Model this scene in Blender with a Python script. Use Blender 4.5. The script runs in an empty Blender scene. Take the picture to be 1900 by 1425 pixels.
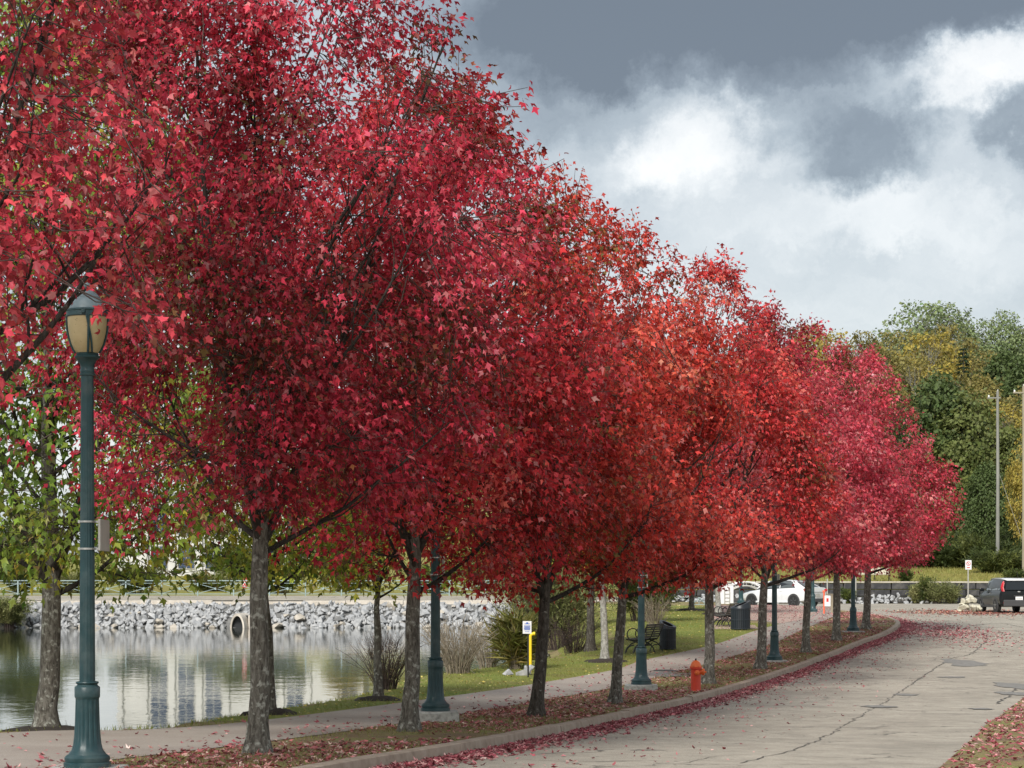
import bpy, bmesh, math, random
import numpy as np
from mathutils import Vector, Matrix, kdtree
from mathutils.geometry import delaunay_2d_cdt

scene = bpy.context.scene
COL = scene.collection
PI = math.pi
rad = math.radians

# ------------------------------------------------------------------ camera
F = 4115.0            # focal length in photo pixels (1900 wide)
HOR = 1085.0          # photo row of the eye level
CAMZ = 2.6            # eye height above the pond surface (z = 0)
cam_d = bpy.data.cameras.new('camera')
cam = bpy.data.objects.new('camera', cam_d)
COL.objects.link(cam)
cam.location = (0, 0, CAMZ)
cam.rotation_euler = (rad(90), 0, 0)
cam_d.sensor_width = 36.0
cam_d.lens = 36.0 * F / 1900.0
cam_d.shift_y = (HOR - 712.5) / 1900.0
cam_d.clip_start = 0.5
cam_d.clip_end = 3000
scene.camera = cam

# ------------------------------------------------------------------ world, sun, exposure
SUN_EL, SUN_AZ = 36.0, 200.0     # degrees; azimuth clockwise from +Y (behind the camera, to its left)
def build_world():
    w = bpy.data.worlds.new('World'); scene.world = w; w.use_nodes = True
    nt = w.node_tree; nt.nodes.clear()
    N = lambda t, **k: _node(nt, t, **k)
    L = nt.links.new
    out = N('ShaderNodeOutputWorld')
    sky = N('ShaderNodeTexSky'); sky.sky_type = 'NISHITA'; sky.sun_disc = False
    sky.sun_elevation = rad(SUN_EL); sky.sun_rotation = rad(SUN_AZ)
    bg1 = N('ShaderNodeBackground'); bg1.inputs[1].default_value = 0.10
    L(sky.outputs[0], bg1.inputs[0])
    tc = N('ShaderNodeTexCoord')
    # warp the direction so that cloud edges are ragged
    n1 = N('ShaderNodeTexNoise'); n1.inputs['Scale'].default_value = 14; n1.inputs['Detail'].default_value = 7; n1.inputs['Roughness'].default_value = 0.68
    L(tc.outputs['Generated'], n1.inputs['Vector'])
    sub = N('ShaderNodeVectorMath', operation='SUBTRACT'); L(n1.outputs['Color'], sub.inputs[0]); sub.inputs[1].default_value = (.5, .5, .5)
    sc = N('ShaderNodeVectorMath', operation='SCALE'); L(sub.outputs[0], sc.inputs[0]); sc.inputs['Scale'].default_value = 0.085
    wp = N('ShaderNodeVectorMath', operation='ADD'); L(tc.outputs['Generated'], wp.inputs[0]); L(sc.outputs[0], wp.inputs[1])
    # broad deck: value noise in flattened coordinates
    mp = N('ShaderNodeMapping'); mp.inputs['Scale'].default_value = (2.2, 2.2, 6.5); mp.inputs['Location'].default_value = (.3, .1, .25)
    L(wp.outputs[0], mp.inputs['Vector'])
    n2 = N('ShaderNodeTexNoise'); n2.inputs['Scale'].default_value = 1.6; n2.inputs['Detail'].default_value = 8; n2.inputs['Roughness'].default_value = 0.55
    L(mp.outputs[0], n2.inputs['Vector'])
    acc = None
    def math_(op, a, b, clamp=False):
        m = N('ShaderNodeMath', operation=op); m.use_clamp = clamp
        for i, v in enumerate((a, b)):
            if v is None: continue
            if isinstance(v, (int, float)): m.inputs[i].default_value = v
            else: L(v, m.inputs[i])
        return m.outputs[0]
    val = math_('MULTIPLY_ADD', n2.outputs['Fac'], 1.1); val.node.inputs[2].default_value = 0.06
    # cloud masses seen over the trees: (px, py, rx, ry, amount) in directions
    blobs = [(1420, 10, 640, 140, -0.36), (1000, 130, 200, 150, -0.16), (1610, 285, 130, 85, -0.26), (1890, 270, 90, 75, -0.26),
             (1310, 290, 125, 88, .31), (1190, 330, 70, 50, .08), (1830, 165, 115, 70, .38), (1440, 420, 260, 60, .06), (1650, 420, 220, 50, .12),
             (1500, 560, 900, 120, .08), (1480, 180, 130, 60, -0.08)]
    for px, py, rx, ry, am in blobs:
        d = Vector(((px - 950) / F, 1.0, (HOR - py) / F)).normalized()
        s = N('ShaderNodeVectorMath', operation='SUBTRACT'); L(wp.outputs[0], s.inputs[0]); s.inputs[1].default_value = d
        m = N('ShaderNodeVectorMath', operation='MULTIPLY'); L(s.outputs[0], m.inputs[0]); m.inputs[1].default_value = (F / rx, F / rx * .5, F / ry)
        ln = N('ShaderNodeVectorMath', operation='LENGTH'); L(m.outputs[0], ln.inputs[0])
        mr = N('ShaderNodeMapRange'); mr.interpolation_type = 'SMOOTHSTEP'
        L(ln.outputs['Value'], mr.inputs[0]); mr.inputs[1].default_value = 0.4; mr.inputs[2].default_value = 1.3
        mr.inputs[3].default_value = am; mr.inputs[4].default_value = 0
        val = math_('ADD', val, mr.outputs[0])
    cr = N('ShaderNodeValToRGB'); L(val, cr.inputs[0])
    el = cr.color_ramp.elements
    el[0].position = 0.18; el[0].color = (.130, .146, .166, 1)
    el[1].position = 1.02 if False else 1.0; el[1].color = (.88, .865, .84, 1)
    for p, c in ((.36, (.215, .243, .272, 1)), (.50, (.355, .395, .425, 1)), (.64, (.52, .553, .572, 1)), (.80, (.70, .715, .715, 1))):
        e = el.new(p); e.color = c
    bg2 = N('ShaderNodeBackground'); bg2.inputs[1].default_value = SKY_CLOUD
    L(cr.outputs[0], bg2.inputs[0])
    mx = N('ShaderNodeMixShader'); mx.inputs[0].default_value = 0.93
    L(bg1.outputs[0], mx.inputs[1]); L(bg2.outputs[0], mx.inputs[2])
    L(mx.outputs[0], out.inputs[0])

def _node(nt, t, **k):
    n = nt.nodes.new(t)
    for a, b in k.items(): setattr(n, a, b)
    return n
SKY_CLOUD = 0.395
build_world()
sun_d = bpy.data.lights.new('sun', 'SUN'); sun_d.energy = 1.5; sun_d.angle = rad(18); sun_d.color = (1, .955, .89)
sun = bpy.data.objects.new('sun', sun_d); COL.objects.link(sun)
_sd = Vector((math.sin(rad(SUN_AZ)) * math.cos(rad(SUN_EL)), math.cos(rad(SUN_AZ)) * math.cos(rad(SUN_EL)), math.sin(rad(SUN_EL))))
sun.rotation_euler = (-_sd).to_track_quat('-Z', 'Y').to_euler()
sun.location = (0, 0, 60)
vs = scene.view_settings
vs.view_transform = 'Standard'; vs.look = 'None'; vs.gamma = 1; vs.use_curve_mapping = False
vs.exposure = 1.6
scene.cycles.max_bounces = 6
scene.cycles.diffuse_bounces = 3
scene.cycles.transmission_bounces = 4
scene.cycles.transparent_max_bounces = 4

# ------------------------------------------------------------------ ground shape and photo-to-place helpers
_ZY = [-30, 0, 12, 20, 26, 32, 40, 47, 54, 60, 68, 75, 83, 90, 100, 115, 133, 160]
_ZZ = [1.0, 1.0, .97, .88, .73, .56, .41, .35, .38, .47, .70, .95, 1.13, 1.25, 1.40, 1.52, 1.60, 1.7]
def Zr(y):
    # smoothed road level above the pond
    y = np.asarray(y, float); s = 0
    for o, w in ((-3, .2), (-1.5, .2), (0, .2), (1.5, .2), (3, .2)): s = s + w * np.interp(y + o, _ZY, _ZZ)
    return s
def ground(px, py):
    """point of the pavement-level ground seen at a photo pixel"""
    lo, hi = 8.0, 160.0
    for _ in range(50):
        m = (lo + hi) / 2
        v = HOR + F * (CAMZ - float(Zr(m))) / m
        if v > py: lo = m
        else: hi = m
    y = (lo + hi) / 2
    return np.array([(px - 950) / F * y, y])
def at(px, py, y):
    return Vector(((px - 950) / F * y, y, CAMZ - (py - HOR) / F * y))
def sstep(a, b, x):
    t = np.clip((np.asarray(x, float) - a) / (b - a), 0, 1); return t * t * (3 - 2 * t)
def smooth_line(p, step):
    """Catmull-Rom through the points, resampled evenly"""
    p = [np.array(q, float) for q in p]
    p = [2 * p[0] - p[1]] + p + [2 * p[-1] - p[-2]]
    o = []
    for i in range(1, len(p) - 2):
        for t in np.linspace(0, 1, 16, endpoint=False):
            a, b, c, d = p[i - 1], p[i], p[i + 1], p[i + 2]
            o.append(.5 * (2 * b + (c - a) * t + (2 * a - 5 * b + 4 * c - d) * t * t + (3 * b - a - 3 * c + d) * t ** 3))
    o.append(p[-2]); o = np.array(o)
    s = np.r_[0, np.cumsum(np.linalg.norm(np.diff(o, axis=0), axis=1))]
    n = max(2, int(s[-1] / step)); q = np.linspace(0, s[-1], n)
    return np.c_[tuple(np.interp(q, s, o[:, k]) for k in range(o.shape[1]))]
def seg_dist(P, line, closed=False):
    P = np.atleast_2d(P); line = np.asarray(line)
    if closed: line = np.vstack([line, line[:1]])
    best = np.full(len(P), 1e9)
    for a, b in zip(line[:-1], line[1:]):
        ab = b - a; t = np.clip(((P - a) @ ab) / max(ab @ ab, 1e-9), 0, 1)
        best = np.minimum(best, np.linalg.norm(P - (a + t[:, None] * ab), axis=1))
    return best
def inside(P, poly):
    P = np.atleast_2d(P); x, y = P[:, 0], P[:, 1]; r = np.zeros(len(P), bool); poly = np.asarray(poly)
    x0, y0 = poly[-1]
    for x1, y1 in poly:
        c = (y1 > y) != (y0 > y)
        with np.errstate(divide='ignore', invalid='ignore'):
            xi = (x0 - x1) * (y - y1) / (y0 - y1 + 1e-12) + x1
        r ^= c & (x < xi); x0, y0 = x1, y1
    return r

# ------------------------------------------------------------------ materials
def new_mat(name):
    m = bpy.data.materials.new(name); m.use_nodes = True
    nt = m.node_tree; b = nt.nodes['Principled BSDF']
    return m, nt, b
def ramp(nt, fac, stops):
    cr = nt.nodes.new('ShaderNodeValToRGB'); e = cr.color_ramp.elements
    e[0].position, e[0].color = stops[0][0], (*stops[0][1], 1)
    e[1].position, e[1].color = stops[-1][0], (*stops[-1][1], 1)
    for p, c in stops[1:-1]:
        q = e.new(p); q.color = (*c, 1)
    nt.links.new(fac, cr.inputs[0]); return cr.outputs[0]
def noise(nt, scale, detail=5, rough=.55, vec=None, scl=None, dist=0):
    n = nt.nodes.new('ShaderNodeTexNoise'); n.inputs['Scale'].default_value = scale; n.inputs['Detail'].default_value = detail
    n.inputs['Roughness'].default_value = rough; n.inputs['Distortion'].default_value = dist
    if vec is None:
        vec = nt.nodes.new('ShaderNodeTexCoord').outputs['Object']
    if scl:
        mp = nt.nodes.new('ShaderNodeMapping'); mp.inputs['Scale'].default_value = scl; nt.links.new(vec, mp.inputs[0]); vec = mp.outputs[0]
    nt.links.new(vec, n.inputs['Vector']); return n.outputs['Fac']
def mixc(nt, fac, a, b, mode='MIX'):
    m = nt.nodes.new('ShaderNodeMix'); m.data_type = 'RGBA'; m.blend_type = mode
    for i, v in ((0, fac), (6, a), (7, b)):
        if isinstance(v, (int, float)): m.inputs[i].default_value = v
        elif isinstance(v, tuple): m.inputs[i].default_value = (*v, 1)
        else: nt.links.new(v, m.inputs[i])
    return m.outputs[2]
def bump(nt, b, h, strength=.4, dist=.02):
    n = nt.nodes.new('ShaderNodeBump'); n.inputs['Strength'].default_value = strength; n.inputs['Distance'].default_value = dist
    nt.links.new(h, n.inputs['Height']); nt.links.new(n.outputs[0], b.inputs['Normal'])
def mat_noise(name, c1, c2, scale=8, rough=.8, bs=.3, bd=.01, scl=None, c3=None, metal=0, spec=.4, detail=6):
    m, nt, b = new_mat(name)
    f = noise(nt, scale, detail, .6, scl=scl)
    st = [(.3, c1), (.7, c2)] if c3 is None else [(.28, c1), (.5, c2), (.74, c3)]
    nt.links.new(ramp(nt, f, st), b.inputs['Base Color'])
    b.inputs['Roughness'].default_value = rough; b.inputs['Metallic'].default_value = metal; b.inputs['Specular IOR Level'].default_value = spec
    if bs: bump(nt, b, f, bs, bd)
    return m
def mat_leaf(name, rough=.5, trans=.35, use_obj=False, spec=.35):
    m, nt, b = new_mat(name)
    at_ = nt.nodes.new('ShaderNodeAttribute'); at_.attribute_name = 'tint'
    c = at_.outputs['Color']
    if use_obj:
        oi = nt.nodes.new('ShaderNodeObjectInfo'); c = mixc(nt, 1.0, c, oi.outputs['Color'], 'MULTIPLY')
    nt.links.new(c, b.inputs['Base Color']); b.inputs['Roughness'].default_value = rough; b.inputs['Specular IOR Level'].default_value = spec
    t = nt.nodes.new('ShaderNodeBsdfTranslucent'); nt.links.new(c, t.inputs[0])
    mx = nt.nodes.new('ShaderNodeMixShader'); mx.inputs[0].default_value = trans
    nt.links.new(b.outputs[0], mx.inputs[1]); nt.links.new(t.outputs[0], mx.inputs[2])
    nt.links.new(mx.outputs[0], nt.nodes['Material Output'].inputs[0])
    return m
M = {}
M['leaf'] = mat_leaf('maple_leaf', .45, .44, spec=.3)
M['leaf_obj'] = mat_leaf('tree_leaf', .6, .3, use_obj=True)
M['leaf_dry'] = mat_leaf('fallen_leaf', .65, .1)
M['blade'] = mat_leaf('grass_blade', .6, .3)

def mk_bark(name, dark, mid, light, sc=1.0, lich=.55):
    m, nt, b = new_mat(name)
    f1 = noise(nt, 26 * sc, 8, .7, scl=(1, 1, .3), dist=.6)
    f2 = noise(nt, 13 * sc, 5, .6)
    f3 = noise(nt, 30 * sc, 4, .6)
    c = ramp(nt, f1, [(.36, dark), (.5, mid), (.68, light)])
    l = ramp(nt, f2, [(lich, (0, 0, 0)), (lich + .1, (1, 1, 1))])
    c = mixc(nt, l, c, mixc(nt, f3, (.30, .30, .26), (.42, .43, .38)))
    nt.links.new(c, b.inputs['Base Color']); b.inputs['Roughness'].default_value = .9; b.inputs['Specular IOR Level'].default_value = .2
    bump(nt, b, f1, .9, .03)
    return m
M['bark'] = mk_bark('grey_bark', (.05, .045, .038), (.13, .12, .10), (.25, .24, .21))
M['bark_dark'] = mk_bark('dark_bark', (.035, .03, .026), (.085, .075, .062), (.16, .15, .13), lich=.62)
M['bark_branch'] = mk_bark('branch_bark', (.018, .016, .014), (.045, .04, .034), (.09, .085, .075), lich=.7)
M['bark_pale'] = mk_bark('pale_bark', (.12, .115, .10), (.27, .26, .235), (.42, .41, .38), lich=.5)
M['twig'] = mat_noise('twig_bark', (.035, .025, .022), (.09, .065, .055), 12, .85, 0)
M['twig_pale'] = mat_noise('pale_twig', (.16, .135, .10), (.33, .28, .21), 9, .85, 0)

def mk_asphalt():
    m, nt, b = new_mat('weathered_asphalt')
    big = noise(nt, .28, 5, .6)
    mid = noise(nt, 1.6, 8, .75, scl=(1, .8, 1))
    fine = noise(nt, 75, 3, .7)
    c = ramp(nt, big, [(.3, (.315, .284, .238)), (.7, (.40, .363, .305))])
    c = mixc(nt, .55, c, ramp(nt, mid, [(.32, (.27, .27, .27)), (.70, (.68, .68, .68))]), 'OVERLAY')
    c = mixc(nt, .6, c, ramp(nt, fine, [(.3, (.12, .12, .12)), (.7, (.88, .88, .86))]), 'OVERLAY')
    st_ = noise(nt, .8, 6, .65)
    c = mixc(nt, ramp(nt, st_, [(.58, (0, 0, 0)), (.70, (.38, .38, .38))]), c, (.17, .155, .135))
    # hairline cracks
    tc = nt.nodes.new('ShaderNodeTexCoord')
    vo = nt.nodes.new('ShaderNodeTexVoronoi'); vo.feature = 'DISTANCE_TO_EDGE'; vo.inputs['Scale'].default_value = .6
    wn = nt.nodes.new('ShaderNodeTexNoise'); wn.inputs['Scale'].default_value = 1.5; wn.inputs['Detail'].default_value = 6
    nt.links.new(tc.outputs['Object'], wn.inputs['Vector'])
    ad = nt.nodes.new('ShaderNodeVectorMath'); ad.operation = 'MULTIPLY_ADD'
    nt.links.new(wn.outputs['Color'], ad.inputs[0]); ad.inputs[1].default_value = (1.4, 1.4, 0); nt.links.new(tc.outputs['Object'], ad.inputs[2])
    nt.links.new(ad.outputs[0], vo.inputs['Vector'])
    gate = noise(nt, .35, 3, .6)
    crack = ramp(nt, vo.outputs['Distance'], [(.004, (1, 1, 1)), (.014, (0, 0, 0))])
    gt = ramp(nt, gate, [(.42, (0, 0, 0)), (.56, (.8, .8, .8))])
    cm = mixc(nt, 1.0, crack, gt, 'MULTIPLY')
    c = mixc(nt, cm, c, (.06, .055, .05))
    nt.links.new(c, b.inputs['Base Color']); b.inputs['Roughness'].default_value = .88; b.inputs['Specular IOR Level'].default_value = .25
    bump(nt, b, fine, .35, .006)
    return m
M['asphalt'] = mk_asphalt()
def mk_path():
    m, nt, b = new_mat('path_paving')
    big = noise(nt, .5, 5, .6); fine = noise(nt, 60, 3, .7)
    c = ramp(nt, big, [(.3, (.275, .235, .205)), (.7, (.37, .33, .29))])
    c = mixc(nt, .55, c, ramp(nt, fine, [(.3, (.25, .25, .25)), (.7, (.78, .78, .78))]), 'OVERLAY')
    nt.links.new(c, b.inputs['Base Color']); b.inputs['Roughness'].default_value = .9; b.inputs['Specular IOR Level'].default_value = .2
    bump(nt, b, fine, .3, .006)
    return m
M['path'] = mk_path()
def mk_brick():
    m, nt, b = new_mat('plaza_brick')
    tc = nt.nodes.new('ShaderNodeTexCoord')
    br = nt.nodes.new('ShaderNodeTexBrick'); nt.links.new(tc.outputs['Object'], br.inputs['Vector'])
    br.inputs['Scale'].default_value = 4.5; br.inputs['Color1'].default_value = (.36, .22, .18, 1); br.inputs['Color2'].default_value = (.29, .19, .16, 1)
    br.inputs['Mortar'].default_value = (.42, .36, .31, 1); br.inputs['Mortar Size'].default_value = .03
    c = mixc(nt, .5, br.outputs['Color'], ramp(nt, noise(nt, 1.2, 5), [(.3, (.3, .3, .3)), (.7, (.75, .72, .7))]), 'OVERLAY')
    nt.links.new(c, b.inputs['Base Color']); b.inputs['Roughness'].default_value = .9
    return m
M['brick'] = mk_brick()
def mk_turf(name, soil, dry, green, s=.9):
    m, nt, b = new_mat(name)
    f = noise(nt, s, 8, .7); g = noise(nt, 34, 4, .7)
    c = ramp(nt, f, [(.36, soil), (.5, dry), (.64, green)])
    c = mixc(nt, .6, c, ramp(nt, g, [(.28, (.2, .2, .2)), (.72, (.82, .82, .8))]), 'OVERLAY')
    nt.links.new(c, b.inputs['Base Color']); b.inputs['Roughness'].default_value = .95; b.inputs['Specular IOR Level'].default_value = .15
    bump(nt, b, g, .8, .03)
    return m
M['verge'] = mk_turf('verge_turf', (.19, .13, .095), (.25, .20, .10), (.22, .23, .08))
M['lawn'] = mk_turf('lawn_turf', (.17, .155, .055), (.20, .21, .055), (.15, .20, .045), .5)
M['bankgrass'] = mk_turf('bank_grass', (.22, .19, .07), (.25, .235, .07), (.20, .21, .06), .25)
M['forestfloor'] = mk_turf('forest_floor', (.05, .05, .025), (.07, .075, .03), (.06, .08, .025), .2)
def mk_conc(name, a, b_, c3, sc=3):
    return mat_noise(name, a, b_, sc, .88, .35, .008, c3=c3, spec=.25)
M['kerb'] = mk_conc('kerb_concrete', (.27, .215, .165), (.37, .30, .235), (.44, .37, .30), 5)
M['conc'] = mk_conc('pale_concrete', (.42, .38, .32), (.55, .50, .43), (.62, .58, .52))
M['granite'] = mat_noise('rough_granite', (.20, .20, .19), (.40, .40, .37), 14, .9, .8, .02, c3=(.52, .52, .49))
M['stone'] = mat_noise('pale_riprap_stone', (.20, .205, .21), (.36, .368, .375), 2.2, .85, .5, .03, c3=(.50, .495, .48))
M['stone_warm'] = mat_noise('warm_riprap_stone', (.30, .27, .22), (.42, .38, .32), 3, .85, .4, .03, c3=(.52, .48, .42))
M['stone_bed'] = mat_noise('stone_bed', (.10, .10, .10), (.22, .22, .21), 4, .9, .6, .05)
M['boulder'] = mat_noise('cream_boulder', (.40, .37, .28), (.56, .53, .42), 3, .85, .5, .03, c3=(.68, .66, .56))
M['wallstone'] = mat_noise('dark_wall_stone', (.022, .024, .026), (.05, .05, .052), 2.2, .9, .6, .04, c3=(.12, .115, .105))
M['crack'] = mat_noise('crack_tar', (.06, .056, .05), (.14, .13, .115), 9, .85, .2)
M['patch'] = mat_noise('road_patch', (.15, .145, .135), (.26, .25, .23), 9, .85, .3)
M['mulch'] = mat_noise('dark_mulch', (.02, .016, .013), (.055, .042, .033), 25, .95, .8, .03)
def mk_teal():
    m, nt, b = new_mat('teal_lamp_paint')
    f = noise(nt, 9, 6, .65); dust = noise(nt, 3.5, 5, .6)
    c = ramp(nt, f, [(.3, (.010, .038, .044)), (.7, (.017, .058, .066))])
    c = mixc(nt, ramp(nt, dust, [(.48, (0, 0, 0)), (.75, (.4, .4, .4))]), c, (.16, .19, .18))
    nt.links.new(c, b.inputs['Base Color']); b.inputs['Roughness'].default_value = .42; b.inputs['Specular IOR Level'].default_value = .5
    return m
M['teal'] = mk_teal()
M['teal_cap'] = mat_noise('faded_lamp_cap', (.12, .17, .19), (.20, .26, .28), 9, .5, .1)
M['teal_fence'] = mat_noise('faded_teal_rail', (.22, .30, .30), (.32, .40, .40), 3, .6, 0)
def mk_globe():
    m, nt, b = new_mat('lamp_globe')
    f = noise(nt, 7, 6, .65)
    s = noise(nt, 40, 3, .6)
    c = ramp(nt, f, [(.3, (.56, .45, .24)), (.7, (.68, .57, .34))])
    c = mixc(nt, ramp(nt, s, [(.66, (0, 0, 0)), (.73, (1, 1, 1))]), c, (.16, .11, .06))
    nt.links.new(c, b.inputs['Base Color']); b.inputs['Roughness'].default_value = .35
    t = nt.nodes.new('ShaderNodeBsdfTranslucent'); nt.links.new(c, t.inputs[0])
    mx = nt.nodes.new('ShaderNodeMixShader'); mx.inputs[0].default_value = .35
    nt.links.new(b.outputs[0], mx.inputs[1]); nt.links.new(t.outputs[0], mx.inputs[2]); nt.links.new(mx.outputs[0], nt.nodes['Material Output'].inputs[0])
    return m
M['globe'] = mk_globe()
def plain(name, c, rough=.5, metal=0, spec=.5, coat=0):
    v = tuple(x * .86 for x in c)
    m = mat_noise(name, v, c, 6, rough, 0, metal=metal, spec=spec)
    if coat:
        b = m.node_tree.nodes['Principled BSDF']; b.inputs['Coat Weight'].default_value = coat; b.inputs['Coat Roughness'].default_value = .05
    return m
M['steel'] = plain('band_steel', (.6, .6, .58), .35, .8)
M['signback'] = plain('sign_aluminium', (.46, .45, .41), .5, .2)
M['white'] = plain('white_paint', (.8, .8, .8), .45)
M['blue'] = plain('sign_blue', (.05, .13, .45), .5)
M['red'] = plain('sign_red', (.55, .03, .03), .5)
M['orange'] = plain('hydrant_red', (.72, .055, .02), .42)
M['orange_cap'] = plain('hydrant_orange', (.85, .16, .03), .45)
M['orange_post'] = plain('orange_post', (.75, .14, .07), .6)
M['yellow'] = plain('marker_yellow', (.85, .62, .02), .5)
M['iron'] = plain('black_iron', (.016, .018, .02), .4)
M['bin'] = plain('bin_black', (.02, .027, .035), .4)
M['slat'] = mat_noise('weathered_slat', (.05, .05, .045), (.12, .115, .10), 10, .7, .2)
M['slat_pale'] = mat_noise('pale_slat', (.50, .46, .36), (.66, .62, .50), 10, .7, .2)
M['wood'] = mat_noise('post_wood', (.17, .14, .10), (.30, .26, .19), 8, .85, .3, scl=(1, 1, .2))
M['pole'] = mat_noise('grey_pole_wood', (.17, .17, .155), (.28, .28, .255), 6, .85, .3, scl=(1, 1, .12))
M['pole_tan'] = mat_noise('tan_pole_wood', (.24, .21, .15), (.34, .31, .23), 6, .85, .3, scl=(1, 1, .12))
M['car_black'] = plain('black_car_paint', (.006, .008, .010), .3, 0, .35, .25)
M['car_white'] = plain('white_car_paint', (.74, .75, .76), .3, 0, .5, 1)
M['glass'] = plain('tinted_glass', (.012, .015, .018), .06, 0, .8)
M['glass_grey'] = plain('side_glass', (.10, .115, .12), .06, 0, .8)
M['rubber'] = plain('tyre_rubber', (.02, .02, .02), .8)
M['rim'] = plain('wheel_rim', (.42, .43, .44), .35, .6)
M['rim_dark'] = plain('dark_rim', (.09, .095, .10), .4, .5)
M['tail'] = plain('tail_lamp', (.55, .02, .035), .2)
M['tail_pale'] = plain('tail_lamp_lens', (.75, .25, .25), .2)
M['trim'] = plain('bumper_trim', (.05, .05, .052), .6)
M['bwall'] = mat_noise('building_wall', (.5, .5, .485), (.62, .62, .60), .6, .8, 0)
M['bpane'] = plain('building_glass', (.03, .055, .11), .12, 0, .8)
M['broof'] = mat_noise('building_roof', (.22, .23, .25), (.30, .31, .33), 2, .7, 0)
def mk_water():
    m, nt, b = new_mat('pond_water')
    b.inputs['Base Color'].default_value = (.030, .036, .024, 1); b.inputs['Roughness'].default_value = .035
    b.inputs['IOR'].default_value = 1.33; b.inputs['Specular IOR Level'].default_value = .5
    f1 = noise(nt, 1.1, 4, .55, scl=(.8, .5, 1)); f2 = noise(nt, 6, 3, .5, scl=(.8, .4, 1))
    a = nt.nodes.new('ShaderNodeMath'); a.operation = 'MULTIPLY_ADD'; nt.links.new(f2, a.inputs[0]); a.inputs[1].default_value = .22; nt.links.new(f1, a.inputs[2])
    bump(nt, b, a.outputs[0], .22, .035)
    return m
M['water'] = mk_water()

# ------------------------------------------------------------------ mesh helpers
class MB:
    """collects vertices and faces (tris or quads), built as ONE mesh object"""
    def __init__(s): s.v = []; s.f = []; s.n = 0; s.mi = []
    def add(s, v, f, mi=0):
        v = np.asarray(v, float).reshape(-1, 3)
        s.v.append(v); s.f += [tuple(int(i) + s.n for i in q) for q in f]; s.mi += [mi] * len(f); s.n += len(v); return s
    def box(s, c, d, rot=None, mi=0, taper=1.0):
        x, y, z = (k / 2 for k in d)
        v = np.array([[-x, -y, -z], [x, -y, -z], [x, y, -z], [-x, y, -z], [-x * taper, -y * taper, z], [x * taper, -y * taper, z], [x * taper, y * taper, z], [-x * taper, y * taper, z]])
        if rot is not None: v = v @ np.array(rot).T
        return s.add(v + np.array(c), [(3, 2, 1, 0), (4, 5, 6, 7), (0, 1, 5, 4), (1, 2, 6, 5), (2, 3, 7, 6), (3, 0, 4, 7)], mi)
    def tube(s, pts, r, n=8, cap=True, mi=0):
        pts = np.asarray(pts, float); k = len(pts); r = np.full(k, r) if np.isscalar(r) else np.asarray(r, float)
        t = np.gradient(pts, axis=0); t /= np.linalg.norm(t, axis=1)[:, None] + 1e-9
        ref = np.array([0, 0, 1.0]) if abs(t[0][2]) < .9 else np.array([1.0, 0, 0])
        u = np.cross(t[0], ref); u /= np.linalg.norm(u); U = []
        for i in range(k):
            u = u - t[i] * (u @ t[i]); u /= np.linalg.norm(u) + 1e-9; U.append(u)
        U = np.array(U); V = np.cross(t, U); a = np.arange(n) / n * 2 * PI
        ring = pts[:, None] + r[:, None, None] * (np.cos(a)[None, :, None] * U[:, None] + np.sin(a)[None, :, None] * V[:, None])
        f = [(i * n + j, i * n + (j + 1) % n, (i + 1) * n + (j + 1) % n, (i + 1) * n + j) for i in range(k - 1) for j in range(n)]
        if cap: f += [tuple(range(n - 1, -1, -1)), tuple((k - 1) * n + j for j in range(n))]
        return s.add(ring, f, mi)
    def lathe(s, prof, n=24, flute=None, c=(0, 0, 0), mi=0):
        """prof: (r, z[, flute depth])"""
        a = np.arange(n) / n * 2 * PI; vs_ = []
        for p in prof:
            r = p[0]; d = p[2] if len(p) > 2 else 0
            rr = r * (1 - d * (np.cos(a * flute) > .2)) if (flute and d) else np.full(n, r)
            vs_.append(np.c_[rr * np.cos(a), rr * np.sin(a), np.full(n, p[1])])
        k = len(prof); v = np.vstack(vs_) + np.array(c)
        f = [(i * n + j, i * n + (j + 1) % n, (i + 1) * n + (j + 1) % n, (i + 1) * n + j) for i in range(k - 1) for j in range(n)]
        f += [tuple(range(n - 1, -1, -1)), tuple((k - 1) * n + j for j in range(n))]
        return s.add(v, f, mi)
    def build(s, name, mat, parent=None, smooth=False, loc=None, bevel=0):
        me = bpy.data.meshes.new(name); me.from_pydata(np.vstack(s.v).tolist(), [], s.f)
        for m in (mat if isinstance(mat, (list, tuple)) else [mat]): me.materials.append(M[m] if isinstance(m, str) else m)
        if isinstance(mat, (list, tuple)): me.polygons.foreach_set('material_index', s.mi)
        if smooth:
            me.polygons.foreach_set('use_smooth', [True] * len(me.polygons))
            if smooth != 'full': me.set_sharp_from_angle(angle=rad(38))
        me.update()
        o = bpy.data.objects.new(name, me); COL.objects.link(o); o.parent = parent
        if loc is not None: o.location = loc
        if bevel:
            b = o.modifiers.new('bevel', 'BEVEL'); b.width = bevel; b.segments = 2; b.limit_method = 'ANGLE'; b.angle_limit = rad(35)
        return o
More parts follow.
